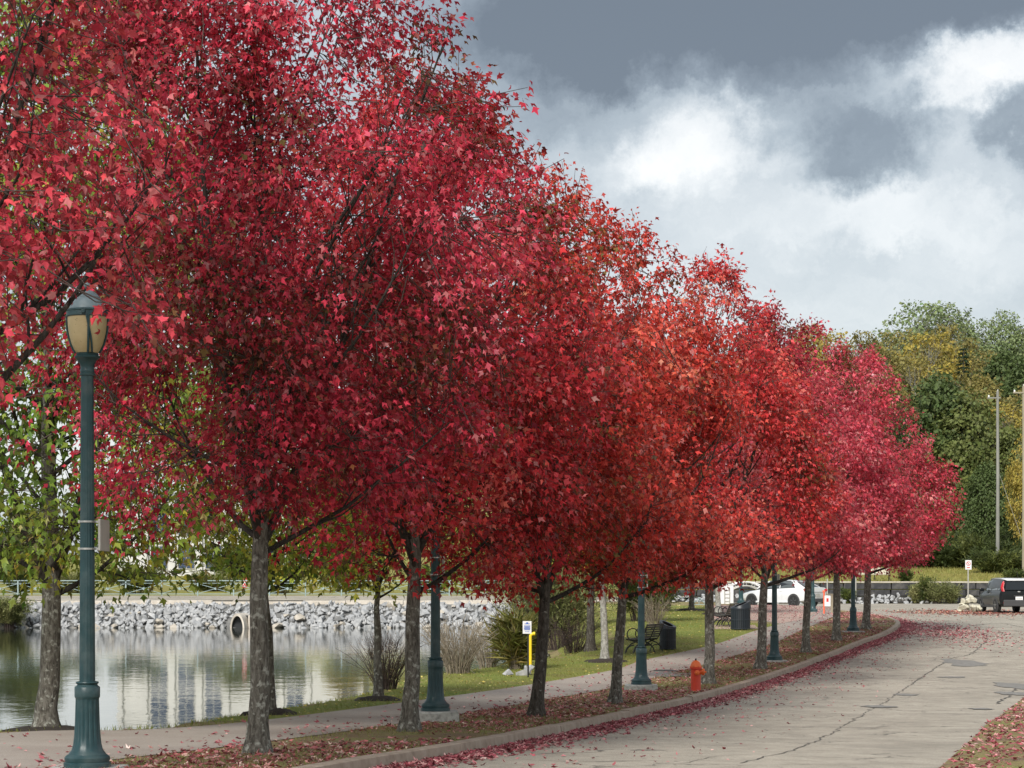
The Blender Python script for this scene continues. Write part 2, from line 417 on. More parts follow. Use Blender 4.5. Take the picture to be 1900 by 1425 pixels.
def raw_mesh(name, V, T, mat, parent=None, tint=None, smooth=False):
    """fast triangle mesh from arrays"""
    me = bpy.data.meshes.new(name); nv, nf = len(V), len(T)
    me.vertices.add(nv); me.vertices.foreach_set('co', np.ascontiguousarray(V, np.float32).ravel())
    me.loops.add(nf * 3); me.loops.foreach_set('vertex_index', np.ascontiguousarray(T, np.int32).ravel())
    me.polygons.add(nf); me.polygons.foreach_set('loop_start', np.arange(0, nf * 3, 3, dtype=np.int32))
    if smooth: me.polygons.foreach_set('use_smooth', np.ones(nf, bool))
    me.update(calc_edges=True)
    me.materials.append(M[mat])
    if tint is not None:
        a = me.color_attributes.new('tint', 'FLOAT_COLOR', 'POINT')
        a.data.foreach_set('color', np.c_[tint, np.ones(nv)].astype(np.float32).ravel())
    o = bpy.data.objects.new(name, me); COL.objects.link(o); o.parent = parent; return o
def empty(name, loc=(0, 0, 0), rz=0, label=None, cat=None, group=None):
    o = bpy.data.objects.new(name, None); COL.objects.link(o); o.location = loc; o.rotation_euler = (0, 0, rz); o.empty_display_size = .2
    tag(o, label, cat, group); return o
def tag(o, label=None, cat=None, group=None, kind=None):
    for k, v in (('label', label), ('category', cat), ('group', group), ('kind', kind)):
        if v: o[k] = v
    return o
def copy_tree(o, parent=None):
    c = o.copy(); COL.objects.link(c); c.parent = parent
    for ch in list(o.children): copy_tree(ch, c)
    return c
def rotz(a):
    c, s = math.cos(a), math.sin(a); return np.array([[c, -s, 0], [s, c, 0], [0, 0, 1]])
def rotx(a):
    c, s = math.cos(a), math.sin(a); return np.array([[1, 0, 0], [0, c, -s], [0, s, c]])
def roty(a):
    c, s = math.cos(a), math.sin(a); return np.array([[c, 0, s], [0, 1, 0], [-s, 0, c]])
def sheet(name, poly, zf, spacing, mat, seed=0, holes=None, edge=None):
    """ground sheet: triangulated polygon with interior points, height from zf(P)"""
    poly = np.asarray(poly, float); rng = np.random.default_rng(seed)
    B = []
    for a, b in zip(poly, np.roll(poly, -1, axis=0)):
        n = max(1, int(np.linalg.norm(b - a) / (edge or spacing)))
        for t in np.arange(n) / n: B.append(a + (b - a) * t)
    B = np.array(B)
    lo, hi = poly.min(0), poly.max(0)
    gx, gy = np.meshgrid(np.arange(lo[0], hi[0], spacing), np.arange(lo[1], hi[1], spacing))
    I = np.c_[gx.ravel(), gy.ravel()]; I = I + rng.uniform(-.25, .25, I.shape) * spacing
    I = I[inside(I, poly)]; I = I[seg_dist(I, B, True) > .45 * spacing]
    P = np.vstack([B, I])
    r = delaunay_2d_cdt([Vector(p) for p in P], [], [list(range(len(B)))], 1, 1e-5)
    V = np.array([(v.x, v.y) for v in r[0]]); T = np.array([f for f in r[2] if len(f) == 3])
    e1, e2 = V[T[:, 1]] - V[T[:, 0]], V[T[:, 2]] - V[T[:, 0]]
    flip = (e1[:, 0] * e2[:, 1] - e1[:, 1] * e2[:, 0]) < 0
    T[flip] = T[flip][:, ::-1]
    return raw_mesh(name, np.c_[V, zf(V)], T, mat, smooth=True)

# ================================================================== THE SETTING
KERB_PX = [(760, 1394), (900, 1371), (1000, 1353), (1150, 1322), (1300, 1289), (1400, 1260), (1500, 1227), (1590, 1192), (1640, 1174), (1664, 1160)]
kerb_pts = [(-8.6, -12), (-6.4, 0), (-4.3, 10.5), (-3.0, 16.5)] + [ground(560, 1427)] + [ground(*p) for p in KERB_PX]
kerb_pts += [ground(1664, 1151), ground(1640, 1143), ground(1595, 1136), ground(1540, 1131), ground(1440, 1126)]
KERB = smooth_line(kerb_pts, .35)
def kerb_x(y):   # x of the road-side kerb line (first branch)
    k = KERB[: int(np.argmax(KERB[:, 1] > 88)) or None]
    return np.interp(y, k[:, 1], k[:, 0])
PN_PX = [(60, 1432), (240, 1407), (420, 1386), (640, 1358), (800, 1334), (1000, 1301), (1140, 1276), (1240, 1251), (1340, 1224), (1440, 1192), (1500, 1164), (1560, 1140)]
path_near = smooth_line([(-11.2, -12), (-8.8, 0), (-6.5, 10)] + [ground(*p) for p in PN_PX], .6)
PF_PX = [(0, 1361), (230, 1356), (420, 1344), (640, 1318), (800, 1297), (1000, 1268), (1140, 1243), (1200, 1224), (1330, 1195), (1420, 1165)]
path_far = smooth_line([(-15, -12), (-13, 0), (-10.6, 18)] + [ground(*p) for p in PF_PX], .6)
plaza_px = [(1448, 1158), (1412, 1152), (1322, 1150), (1318, 1124), (1440, 1122.5), (1540, 1127)]
PATH = np.vstack([path_near, [ground(*p) for p in plaza_px[::-1]], path_far[::-1]])
# pond shore: follows the far edge of the path, then swings away behind the shrubs
_dr = np.gradient(path_far, axis=0); _dr /= np.linalg.norm(_dr, axis=1)[:, None]
_nl = np.c_[-_dr[:, 1], _dr[:, 0]]
_px = 950 + F * path_far[:, 0] / path_far[:, 1]
_off = np.interp(_px, [-400, 400, 640, 800, 950, 1040], [2.0, 2.0, 2.3, 2.6, 3.3, 4.6])
_k = (path_far[:, 1] > 20) & (_px < 1040)
shore = (path_far + _nl * _off[:, None])[_k]
shore = np.vstack([[(-70, 26), (-30, 24), (-18, 24)], shore, [at(1040, 0, 68)[:2], at(1020, 0, 84)[:2], at(1000, 0, 104)[:2], at(990, 0, 124)[:2], at(990, 0, 134.5)[:2]]])
POND = np.vstack([shore, [(-95, 134.5), (-95, 26)]])
def z_left(P):
    P = np.atleast_2d(P); z = Zr(P[:, 1])
    d = seg_dist(P, POND, True); ins = inside(P, POND); d = np.where(ins, -d, d)
    r = np.where(d > 0, .50 * d, .35 * d)
    k = .12; h = np.clip(.5 + .5 * (r - z) / k, 0, 1)
    return np.maximum(r * (1 - h) + z * h - k * h * (1 - h), -1.0)
def z_road(P): return Zr(np.atleast_2d(P)[:, 1]) - .12
def z_path(P): return Zr(np.atleast_2d(P)[:, 1]) + .008
vpoly = np.vstack([KERB, [(11.5, 131), (-4, 131), (-6, 110), (-6, 75), (-12, 52), (-45, 45), (-45, -12)]])
verge = tag(sheet('verge', vpoly, z_left, .55, 'verge', 1, edge=.4), kind='structure')
road_r = [(60, 132.8), (60, 70), (34, 72), (24, 62), (14.5, 55)] + [tuple(ground(*p)) for p in ((1900, 1284), (1832, 1330), (1765, 1388), (1716, 1428))] + [(1.9, 12), (-1, 0), (-3.4, -12)]
road_poly = np.vstack([KERB + 0, [(11.5, 132.8)], road_r])
tag(sheet('road', road_poly, z_road, 1.1, 'asphalt', 2, edge=.5), kind='structure')
path_o = tag(sheet('path', PATH, z_path, .7, 'path', 3, edge=.5), kind='structure')
plz = np.array([ground(*p) for p in [(1322, 1149.5), (1318.5, 1124.3), (1440, 1123), (1538, 1127.3), (1490, 1150), (1450, 1157), (1414, 1151.7)]])
tag(sheet('plaza', plz, lambda P: z_path(P) + .006, 1.0, 'brick', 4), kind='structure')
pad = np.array([ground(*p) for p in [(1322, 1168), (1322, 1160), (1400, 1160), (1408, 1167)]])
tag(sheet('bench_pad', pad, lambda P: z_left(P) + .012, 1.0, 'brick', 5), kind='structure')
# lawn between the path and the pond
lawn_poly = np.vstack([path_far[path_far[:, 1] > 30] , [ground(1447, 1160), ground(1320, 1151), ground(1316, 1124), (2.5, 128), at(1010, 0, 120)[:2], at(1030, 0, 84)[:2]], shore[(shore[:, 1] > 32)][::-1]])
_ls = shore[(shore[:, 1] > 33) & (shore[:, 1] < 70)][::-1]
lawn_poly = np.vstack([path_far[path_far[:, 1] > 33], [ground(1440, 1159), ground(1320, 1152), ground(1316, 1125), (3.5, 127), at(1015, 0, 118)[:2], at(1035, 0, 84)[:2]], _ls])
tag(sheet('lawn', lawn_poly, lambda P: z_left(P) + .006, .5, 'lawn', 6, edge=.5), kind='structure')
# near right-hand verge
rv = np.array([(1.9, 12), (-1, 0), (-3.4, -12), (45, -12), (60, 69), (34, 71.5), (24, 61.5), (14.5, 54.6)] + [tuple(ground(*p)) for p in ((1900, 1284), (1832, 1330), (1765, 1388), (1716, 1428))])
tag(sheet('roadside_verge', rv, lambda P: Zr(P[:, 1]) - .105 + .05 * sstep(0, .6, seg_dist(P, rv, True)), .9, 'verge', 7, edge=.5), kind='structure')
# pond
tag(sheet('pond', np.vstack([POND[:-2], [(-95, 135.6), (-95, 22)]]) if False else np.array([(-95, 22), (6, 22), (6, 135.6), (-95, 135.6)]), lambda P: np.zeros(len(P)), 6, 'water', 8), kind='structure')

# base terrain: lies under the sheets, and is the bank, the slope and the hill beyond the pond
def z_base(X, Y):
    near = np.where(X > 3 + 0 * Y, Zr(np.minimum(Y, 133)) - .4, -1.3)
    near = near + (-1.3 - near) * (X < 12) * 1.0
    L = np.interp(Y, [133.2, 136.4, 137.3, 145.5, 150, 165, 185, 215, 300, 900], [-.6, 1.42, 1.58, 1.84, 2.0, 2.6, 3.1, 3.6, 6, 16])
    R = np.interp(Y, [133.0, 133.9, 134.2, 160, 166, 185, 215, 250, 330, 900], [1.3, 1.5, 2.66, 3.85, 4.6, 8.2, 13, 18, 26, 50])
    w = np.clip((Y - 140) * .9, 0, 60); far = L + (R - L) * sstep(8.5 - w, 12 + w * .25, X)
    far = far + 6 * sstep(230, 420, Y) * (np.sin(X * .013 + 1) * .5 + np.sin(X * .031) * .3)
    return np.where(Y < 133.1, near, far)
gx = np.unique(np.round(np.r_[-700:-100:40, -100:-40:5, -40:60:1.25, 60:100:4, 100:740:40], 3))
gy = np.unique(np.round(np.r_[-60:20:8, 20:130:5, 130:138:.45, 138:170:1.6, 170:300:5, 300:1000:35], 3))
XX, YY = np.meshgrid(gx, gy); ZZ = z_base(XX, YY) + np.where(YY > 147, .12 * np.sin(XX * .9 + YY * .3) * np.sin(YY * .7 + XX * .2), 0)
nx, ny = len(gx), len(gy); ii = np.arange(nx * ny).reshape(ny, nx)
q = np.stack([ii[:-1, :-1], ii[:-1, 1:], ii[1:, 1:], ii[1:, :-1]], -1).reshape(-1, 4)
gt = np.vstack([q[:, [0, 1, 2]], q[:, [0, 2, 3]]])
g_o = raw_mesh('ground', np.c_[XX.ravel(), YY.ravel(), ZZ.ravel()], gt, 'bankgrass', smooth=True); tag(g_o, kind='structure')
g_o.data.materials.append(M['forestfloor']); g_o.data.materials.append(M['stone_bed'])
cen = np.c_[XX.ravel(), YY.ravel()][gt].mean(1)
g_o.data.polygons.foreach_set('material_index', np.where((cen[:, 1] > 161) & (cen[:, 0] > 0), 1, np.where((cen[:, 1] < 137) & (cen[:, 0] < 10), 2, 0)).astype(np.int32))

def strip_mesh(name, line, u0, u1, zf, mat, dz=0, kind='structure', parent=None, seed=0, ragged=0):
    """a thin sheet along a line between two side offsets"""
    line = np.asarray(line, float); d = np.gradient(line, axis=0); d /= np.linalg.norm(d, axis=1)[:, None]; n = np.c_[-d[:, 1], d[:, 0]]
    rng = np.random.default_rng(seed); k = len(line)
    a = line + n * (u0 + ragged * rng.normal(size=(k, 1))); b = line + n * (u1 + ragged * rng.normal(size=(k, 1)))
    P = np.vstack([a, b]); V = np.c_[P, zf(P) + dz]
    T = [(i, k + i, i + 1) for i in range(k - 1)] + [(i + 1, k + i, k + i + 1) for i in range(k - 1)]
    T = np.array(T)[:, ::-1] if u1 > u0 else np.array(T)
    e1 = V[T[0][1]] - V[T[0][0]]; e2 = V[T[0][2]] - V[T[0][0]]
    if np.cross(e1, e2)[2] < 0: T = T[:, ::-1]
    return tag(raw_mesh(name, V, T, mat, parent, smooth=True), kind=kind)

# kerb, cast in lengths with open joints
def build_kerb():
    root = empty('kerb'); tag(root, kind='structure')
    line = KERB[(np.arange(len(KERB)) < len(KERB) - 4)]
    d = np.gradient(line, axis=0); d /= np.linalg.norm(d, axis=1)[:, None]; n = np.c_[d[:, 1], -d[:, 0]]   # towards the road
    s = np.r_[0, np.cumsum(np.linalg.norm(np.diff(line, axis=0), axis=1))]
    rng = np.random.default_rng(5); c0 = 0
    prof = np.array([(-.10, -.25), (-.10, .008), (-.09, .016), (.045, .014), (.065, .002), (.085, -.13), (.085, -.25)])
    while c0 < s[-1] - .3:
        L_ = rng.uniform(2.6, 3.4); c1 = min(c0 + L_, s[-1]); m = max(4, int((c1 - c0) / .3))
        if c1 > 6:
            qs = np.linspace(c0 + .006, c1 - .006, m)
            p = np.c_[np.interp(qs, s, line[:, 0]), np.interp(qs, s, line[:, 1])]; nn = np.c_[np.interp(qs, s, n[:, 0]), np.interp(qs, s, n[:, 1])]
            z = Zr(p[:, 1]); j = rng.normal(0, .006); w = rng.normal(0, .006)
            V = np.array([[*(p[i] + nn[i] * (u + w)), z[i] + h + (j if h > -.05 else 0)] for i in range(m) for u, h in prof]); K = len(prof)
            Fq = [(i * K + a, (i + 1) * K + a, (i + 1) * K + a + 1, i * K + a + 1) for i in range(m - 1) for a in range(K - 1)]
            Fq += [tuple(range(K)), tuple((m - 1) * K + a for a in range(K - 1, -1, -1))]
            mb = MB().add(V, Fq); mb.build('kerb_length', 'kerb', root, smooth=True)
        c0 = c1
build_kerb()

# ------------------------------------------------------------------ cracks, tar patches and covers in the road
def road_line(px, step=.25): return smooth_line([ground(*p) for p in px], step)
for i, (px, w) in enumerate([([(1372, 1396), (1478, 1372), (1560, 1336), (1622, 1302), (1690, 1261)], .022), ([(1690, 1261), (1728, 1236), (1768, 1214), (1800, 1207), (1822, 1190), (1832, 1180), (1826, 1170)], .035),
                            ([(1470, 1337), (1530, 1334), (1600, 1337), (1650, 1333)], .03), ([(1690, 1162), (1750, 1161), (1850, 1163), (1900, 1166)], .05),
                            ([(1850, 1295), (1872, 1281), (1886, 1268), (1898, 1266)], .05), ([(1735, 1151), (1790, 1156), (1850, 1151), (1899, 1158)], .05),
                            ([(1250, 1400), (1330, 1385), (1430, 1380)], .012)]):
    ln = road_line(px); rg = np.random.default_rng(i); ln = ln + rg.normal(0, .03, ln.shape)
    w *= .45; strip_mesh('road_crack', ln, -w, w, z_road, 'crack', .006, seed=i, ragged=w * .35)
def disc_sheet(name, c, rx, ry, zf, mat, dz, seed, rot=0, jag=.18, parent=None, kind='structure', n=22):
    rg = np.random.default_rng(seed); a = np.arange(n) / n * 2 * PI; r = 1 + jag * rg.normal(size=n)
    P = np.c_[np.cos(a) * rx * r, np.sin(a) * ry * r] @ rotz(rot)[:2, :2].T + c
    P = np.vstack([P, [c]]); V = np.c_[P, zf(P) + dz]
    return tag(raw_mesh(name, V, np.array([(i, (i + 1) % n, n) for i in range(n)]), mat, parent, smooth=True), kind=kind)
for i, (px, py, rx, ry) in enumerate([(1785, 1220, .55, 1.5), (1790, 1225, .35, .5), (1632, 1298, .32, .5), (1662, 1340, .0, 0), (1768, 1246, .34, .35), (1822, 1302, .22, .35), (1680, 1277, .25, .4), (1893, 1262, .5, 1.6), (1885, 1275, .35, .8)]):
    if rx: disc_sheet('road_patch', ground(px, py + 2), rx, ry, z_road, 'patch', .008 + .002 * (i % 3), i)
disc_sheet('path_patch', ground(1236, 1252), .75, 1.1, z_path, 'patch', .006, 77)
cov = empty('manhole_cover', (*ground(1233, 1246), float(Zr(ground(1233, 1246)[1])) + .018), 0, 'dark round access cover set in the path beyond the hydrant', 'manhole cover')
MB().lathe([(.30, 0), (.30, .012), (.28, .02), (.27, .014), (0.01, .016)], 24).build('lid', 'iron', cov)
MB().lathe([(.36, -.02), (.36, .008), (.31, .008), (.305, -.02)], 24).build('rim', 'patch', cov)

# ------------------------------------------------------------------ stones
def hull_stone(seed, npts=15, flat=.7, soft=.12):
    rg = np.random.default_rng(seed); p = rg.normal(size=(npts, 3)); p /= np.linalg.norm(p, axis=1)[:, None]; p *= rg.uniform(.82, 1.0, (npts, 1))
    p *= np.array([.5, .42, .5 * flat]); bm = bmesh.new()
    vs_ = [bm.verts.new(x) for x in p]; r = bmesh.ops.convex_hull(bm, input=vs_)
    bmesh.ops.delete(bm, geom=[v for v in bm.verts if not v.link_faces], context='VERTS')
    bmesh.ops.bevel(bm, geom=list(bm.edges), offset=.03, segments=1, affect='EDGES') if soft else None
    me = bpy.data.meshes.new('stone'); bm.to_mesh(me); bm.free(); return me
stone_me = [hull_stone(i, 11, .72, 0) for i in range(10)]
for me in stone_me: me.materials.append(M['stone'])
stone_me_w = []
for i in range(3):
    me = hull_stone(40 + i, 12, .7, 0); me.materials.append(M['stone_warm']); stone_me_w.append(me)
big_me = [hull_stone(60 + i, 13, .75, .1) for i in range(5)]
for me in big_me: me.materials.append(M['boulder'])
def put_stone(parent, loc, sc, me, rg, name='stone'):
    o = bpy.data.objects.new(name, me); COL.objects.link(o); o.parent = parent; o.location = loc
    o.scale = tuple(sc * rg.uniform(.8, 1.25, 3)); o.rotation_euler = (rg.uniform(-.5, .5), rg.uniform(-.4, .4), rg.uniform(0, 6.3)); return o
rg = np.random.default_rng(11)
bank = empty('stone_bank', (0, 0, 0)); tag(bank, kind='structure')
cnt = 0
for row in range(6):
    t = (row + .25) / 5.6
    x = -33.5 + rg.uniform(0, .5)
    while x < 3.0:
        sc = rg.choice([.38, .54, .68, .88]) * rg.uniform(.85, 1.15) * (1 - .1 * t)
        if not (-17.3 < x < -15.6 and row < 3):
            tt = t + rg.normal(0, .045)
            put_stone(bank, (x, 133.55 + 2.75 * tt + rg.normal(0, .1), -.03 + 1.42 * tt + rg.normal(0, .06)), sc, stone_me_w[rg.integers(3)] if rg.random() < (.45 if row == 0 else .06) else stone_me[rg.integers(10)], rg)
            cnt += 1
        x += sc * rg.uniform(.62, .95)
# small chips wedged between the stones
def chips(name, P, size, mat, parent, seed):
    rg = np.random.default_rng(seed); n = len(P); base = np.array([(1, 0, 0), (-.5, .87, 0), (-.5, -.87, 0), (0, 0, 1.1), (0, 0, -.9)]) * .5
    T = np.array([(0, 1, 3), (1, 2, 3), (2, 0, 3), (1, 0, 4), (2, 1, 4), (0, 2, 4)])
    a = rg.uniform(0, 6.3, n); s = size * rg.uniform(.5, 1.3, (n, 1, 1)) * rg.uniform(.6, 1.3, (n, 1, 3))
    B = base[None] * s; B = B + rg.normal(0, .08, B.shape) * size
    c, s_ = np.cos(a)[:, None], np.sin(a)[:, None]
    V = np.stack([B[..., 0] * c - B[..., 1] * s_, B[..., 0] * s_ + B[..., 1] * c, B[..., 2]], -1) + P[:, None]
    return tag(raw_mesh(name, V.reshape(-1, 3), (T[None] + np.arange(n)[:, None, None] * 5).reshape(-1, 3), mat, parent), kind='stuff')
t = rg.uniform(-.02, 1.05, 1500); xs = rg.uniform(-36, 4, 1500)
kk = ~((xs > -17.4) & (xs < -15.5) & (t < .5))
chips('small_stone', np.c_[xs, 133.55 + 2.75 * t, -.05 + 1.42 * t][kk], .36, 'stone', bank, 3)
# concrete edge and road on top of the bank
def long_box(name, x0, x1, y0, y1, z0, z1, mat, seg=None, parent=None, rg=None, jit=.0):
    if not seg: return MB().box(((x0 + x1) / 2, (y0 + y1) / 2, (z0 + z1) / 2), (x1 - x0, y1 - y0, z1 - z0)).build(name, mat, parent)
    x = x0
    while x < x1:
        l = seg * (rg.uniform(.7, 1.3) if rg is not None else 1); j = rg.normal(0, jit) if rg is not None else 0
        MB().box((x + l / 2, (y0 + y1) / 2, (z0 + z1) / 2 + j), (l - .03, y1 - y0, z1 - z0)).build(name, mat, parent, bevel=.02); x += l
edge = empty('bank_edging'); tag(edge, kind='structure')
long_box('edging_slab', -60, 9, 136.45, 137.0, 1.2, 1.62, 'conc', 3.2, edge, np.random.default_rng(2), .03)
sheet_far = np.array([(-95, 137.1), (9.5, 137.1), (9.5, 144.6), (-95, 144.6)])
tag(sheet('bank_road', sheet_far, lambda P: 1.63 + (P[:, 1] - 137.1) * .035, 3, 'asphalt', 9), kind='structure')

# culvert pipe through the stone bank
cul = empty('culvert', (*at(440, 1165, 133.4)[:2], 0), -.15, 'pale concrete culvert mouth among the bank stones at the water', 'culvert')
a = np.linspace(0, PI, 15)
mb = MB(); ro, ri = .60, .50; v = []
for yy in (0, 2.4):
    for r in (ro, ri):
        for t in a: v.append((r * math.cos(t), yy - (.55 * math.cos(t) if yy == 0 else 0), -.05 + r * 1.55 * math.sin(t)))
n = 15; f = []
for i in range(n - 1):
    f += [(i, i + 1, 2 * n + i + 1, 2 * n + i), (n + i + 1, n + i, 3 * n + i, 3 * n + i + 1), (i + 1, i, n + i, n + i + 1)]
mb.add(v, f).build('pipe', 'conc', cul, smooth=True)
MB().box((.92, .75, .28), (.66, .9, .95)).build('headwall', 'conc', cul, bevel=.04)
MB().box((0, .75, .2), (.96, .05, 1.1)).build('pipe_shadow_wall', 'iron', cul)  # dark panel across the pipe, stands in for the shade inside

# ================================================================== TREES
# leaf outlines: (x, y along the leaf, z), triangles
_full = [(0, .02, 0), (.27, .03, -.04), (.25, .24, .01), (.50, .50, -.08), (.30, .53, 0), (.22, .66, .01), (0, 1.0, -.14), (-.22, .66, .01), (-.30, .53, 0), (-.50, .50, -.08), (-.25, .24, .01), (-.27, .03, -.04)]
LEAF0 = (np.array(_full) * np.array([1.0, 1, 1.3]), np.array([(0, i, i + 1) for i in range(1, 11)]))
LEAF1 = (np.array([(0, 0, 0), (.47, .47, -.09), (.19, .50, .02), (0, 1.0, -.14), (-.19, .50, .02), (-.47, .47, -.09)]), np.array([(0, 1, 2), (0, 2, 3), (0, 3, 4), (0, 4, 5)]))
LEAF2 = (np.array([(0, 0, 0), (.42, .5, -.06), (0, 1, -.05), (-.42, .5, -.06)]), np.array([(0, 1, 2), (0, 2, 3)]))
LEAFN = (np.array([(0, 0, 0), (.13, .45, .02), (0, 1, -.05), (-.13, .45, .02)]), np.array([(0, 1, 2), (0, 2, 3)]))
def norm(a): return a / (np.linalg.norm(a, axis=-1, keepdims=True) + 1e-9)
def leaf_arrays(P, tipdir, nrm, size, tpl):
    y = norm(tipdir); x = norm(np.cross(y, nrm)); z = np.cross(x, y)
    B = tpl[0]; n = len(P); k = len(B)
    hsh = ((np.arange(n) * 7919) % 101) / 101.0; wx = .55 + .55 * hsh; wz = .2 + 2.6 * ((np.arange(n) * 5347) % 97) / 97.0
    V = P[:, None] + size[:, None, None] * (B[None, :, 0, None] * (x * wx[:, None])[:, None] + B[None, :, 1, None] * y[:, None] + B[None, :, 2, None] * (z * wz[:, None])[:, None])
    T = (tpl[1][None] + np.arange(n)[:, None, None] * k).reshape(-1, 3)
    return V.reshape(-1, 3), T, k
def tubes_arrays(branches, sides_of):
    """branches: list of (pts, radii) -> one triangle array (open tubes)"""
    Vs, Ts, n0 = [], [], 0
    for pts, r in branches:
        n = sides_of(r[0]); k = len(pts)
        t = np.gradient(pts, axis=0); t = norm(t)
        ref = np.array([0, 0, 1.0]) if abs(t[0][2]) < .8 else np.array([1.0, 0, 0])
        U = norm(np.cross(t, ref)); W = np.cross(t, U); a = np.arange(n) / n * 2 * PI
        ring = pts[:, None] + r[:, None, None] * (np.cos(a)[None, :, None] * U[:, None] + np.sin(a)[None, :, None] * W[:, None])
        i, j = np.meshgrid(np.arange(k - 1), np.arange(n), indexing='ij'); j2 = (j + 1) % n
        A = i * n + j; Bq = i * n + j2; C = (i + 1) * n + j2; D = (i + 1) * n + j
        Ts.append(np.concatenate([np.stack([A, Bq, C], -1).reshape(-1, 3), np.stack([A, C, D], -1).reshape(-1, 3)]) + n0)
        Vs.append(ring.reshape(-1, 3)); n0 += k * n
    return np.vstack(Vs), np.vstack(Ts)
class Noise3:
    def __init__(s, rg, k=10, f=1.0):
        s.k = rg.normal(size=(k, 3)) * f; s.p = rg.uniform(0, 6.3, k)
    def __call__(s, P): return np.sin(P @ s.k.T + s.p).mean(-1) * math.sqrt(2 * len(s.p)) * .5
PROF_T = [0, .06, .15, .28, .45, .6, .75, .87, .95, 1]
PROF_EGG = [.42, .70, .90, 1.0, .98, .88, .70, .47, .28, .09]
PROF_DOME = [.42, .70, .90, 1.0, .94, .80, .59, .36, .19, .05]
def limb_path(rg, p0, az, tilt, L, n=8, up=.5, wob=.12):
    """polyline that starts at tilt (from vertical) and bends upwards"""
    pts = [np.array(p0, float)]; tl = tilt; a = az
    for i in range(n - 1):
        d = np.array([math.sin(tl) * math.cos(a), math.sin(tl) * math.sin(a), math.cos(tl)])
        pts.append(pts[-1] + d * L / (n - 1)); tl += -up * tilt / (n - 1) + rg.normal(0, wob); a += rg.normal(0, wob * 1.2)
        tl = max(tl, .03)
    return np.array(pts)
def make_tree(name, loc, H, zb, R, tr, palette, seed, label, cat='tree', group=None, tpl=LEAF1, nclu=1500, per=16, lsize=.12, lean=(0, 0), bark='bark', leafmat='leaf',
              prof=PROF_EGG, spread=.17, twig=True, fork=3, droop=.35, gap=-.55, shell=.42, shoots=18, squash=(1, 1), trunk_wob=.03, tilt_rng=(22, 66), clump=.9, keep=None, leafjit=.32, flare=.75, low=.25):
    rg = np.random.default_rng(seed)
    root = empty(name, loc, 0, label, cat, group)
    prf = lambda t: np.interp(t, PROF_T, prof)
    lob = Noise3(rg, 8, 1.6); lob2 = Noise3(rg, 8, 4.0); lob3 = Noise3(rg, 8, 8.0)
    def env(az, z):
        t = (z - zb) / (H - zb); u = np.stack([np.cos(az) * 1.6, np.sin(az) * 1.6, z * .55], -1)
        return R * prf(t) * (1 + .17 * lob(u) + .14 * lob2(u) + .06 * lob3(u))
    # trunk
    nz = 14; zt = np.r_[-.08, .04, .16, .34, np.linspace(.7, H * .92, nz - 4)]
    wob = np.cumsum(rg.normal(0, trunk_wob, (nz, 2)), axis=0); wob -= wob[3]; wob[:3] = 0
    lean_z = np.minimum(zt, 3.2)
    tp = np.c_[lean[0] * lean_z + wob[:, 0], lean[1] * lean_z + wob[:, 1], zt]
    trd = tr * np.interp(zt / H, [0, .22, .3, .6, 1], [1, .84, .62, .3, .05]) * (1 + flare * np.exp(-np.maximum(zt, 0) / .15))
    br = [(tp, trd)]
    axis = lambda z: np.array([np.interp(z, zt, tp[:, 0]), np.interp(z, zt, tp[:, 1])])
    limbs = []
    # upright co-dominant stems
    for i in range(fork):
        z0 = zb * rg.uniform(.85, 1.15) + .1; az = i * 2 * PI / max(fork, 1) + rg.uniform(-.4, .4)
        L = (H - z0) * rg.uniform(.62, .8); p = limb_path(rg, (*axis(z0), z0), az, rad(rg.uniform(18, 28)), L, 10, .45, .05)
        limbs.append((p, tr * rg.uniform(.42, .56)))
    nl = int(9 + 2.6 * (H - zb))
    for i in range(nl):
        f = (i + .5) / nl; z0 = zb * .9 + (H * .86 - zb * .9) * f ** 1.15; az = i * 2.39996 + rg.uniform(-.5, .5)
        tl = rad(tilt_rng[1] + (tilt_rng[0] - tilt_rng[1]) * f + rg.normal(0, 6))
        Rz = float(env(np.array(az), min(z0 + .5 * R * (1 - .5 * f), H * .96))); L = max(.5, Rz / max(math.sin(tl), .35) * rg.uniform(.8, .98))
        L = min(L, (H - z0) / max(math.cos(tl), .2))
        limbs.append((limb_path(rg, (*axis(z0), z0), az, tl, L, 8, .45, .09), tr * (.10 + .30 * (1 - f)) * rg.uniform(.7, 1.1)))
    def clip(p):
        z = p[:, 2]; t = np.clip(z, zb, H); c = p[:, :2] - np.c_[np.interp(z, zt, tp[:, 0]), np.interp(z, zt, tp[:, 1])]
        bad = (np.linalg.norm(c, axis=1) > env(np.arctan2(c[:, 1], c[:, 0]), t) * .97) | (z > H * .97); bad[:3] = False
        return p[:max(3, int(np.argmax(bad)))] if bad.any() else p
    limbs = [(clip(p), r0) for p, r0 in limbs]
    nodes = []
    for p, r0 in limbs:
        k = len(p); r = r0 * np.linspace(1, .22, k) ** 1.1; br.append((p, r)); nodes += list(p[2:])
        L = np.linalg.norm(np.diff(p, axis=0), axis=1).sum()
        for j in range(int(2 + L * 2.2)):
            t = rg.uniform(.25, .97) * (k - 1); i0 = min(int(t), k - 2); q = p[i0] + (p[i0 + 1] - p[i0]) * (t - i0)
            d = norm(p[i0 + 1] - p[i0]); d2 = norm(d + .95 * norm(rg.normal(size=3)) + np.array([0, 0, .12]))
            l2 = min(1.5, (.45 * L * (1.15 - t / k) + .25) * rg.uniform(.6, 1.1)); n2 = 5; pts = [q]
            for m in range(n2 - 1):
                d2 = norm(d2 + rg.normal(0, .14, 3) + np.array([0, 0, .07])); pts.append(pts[-1] + d2 * l2 / (n2 - 1))
            pts = clip(np.array(pts)); n2 = len(pts); r2 = max(.008, r[i0] * .5); br.append((pts, r2 * np.linspace(1, .3, n2))); nodes += list(pts[1:])
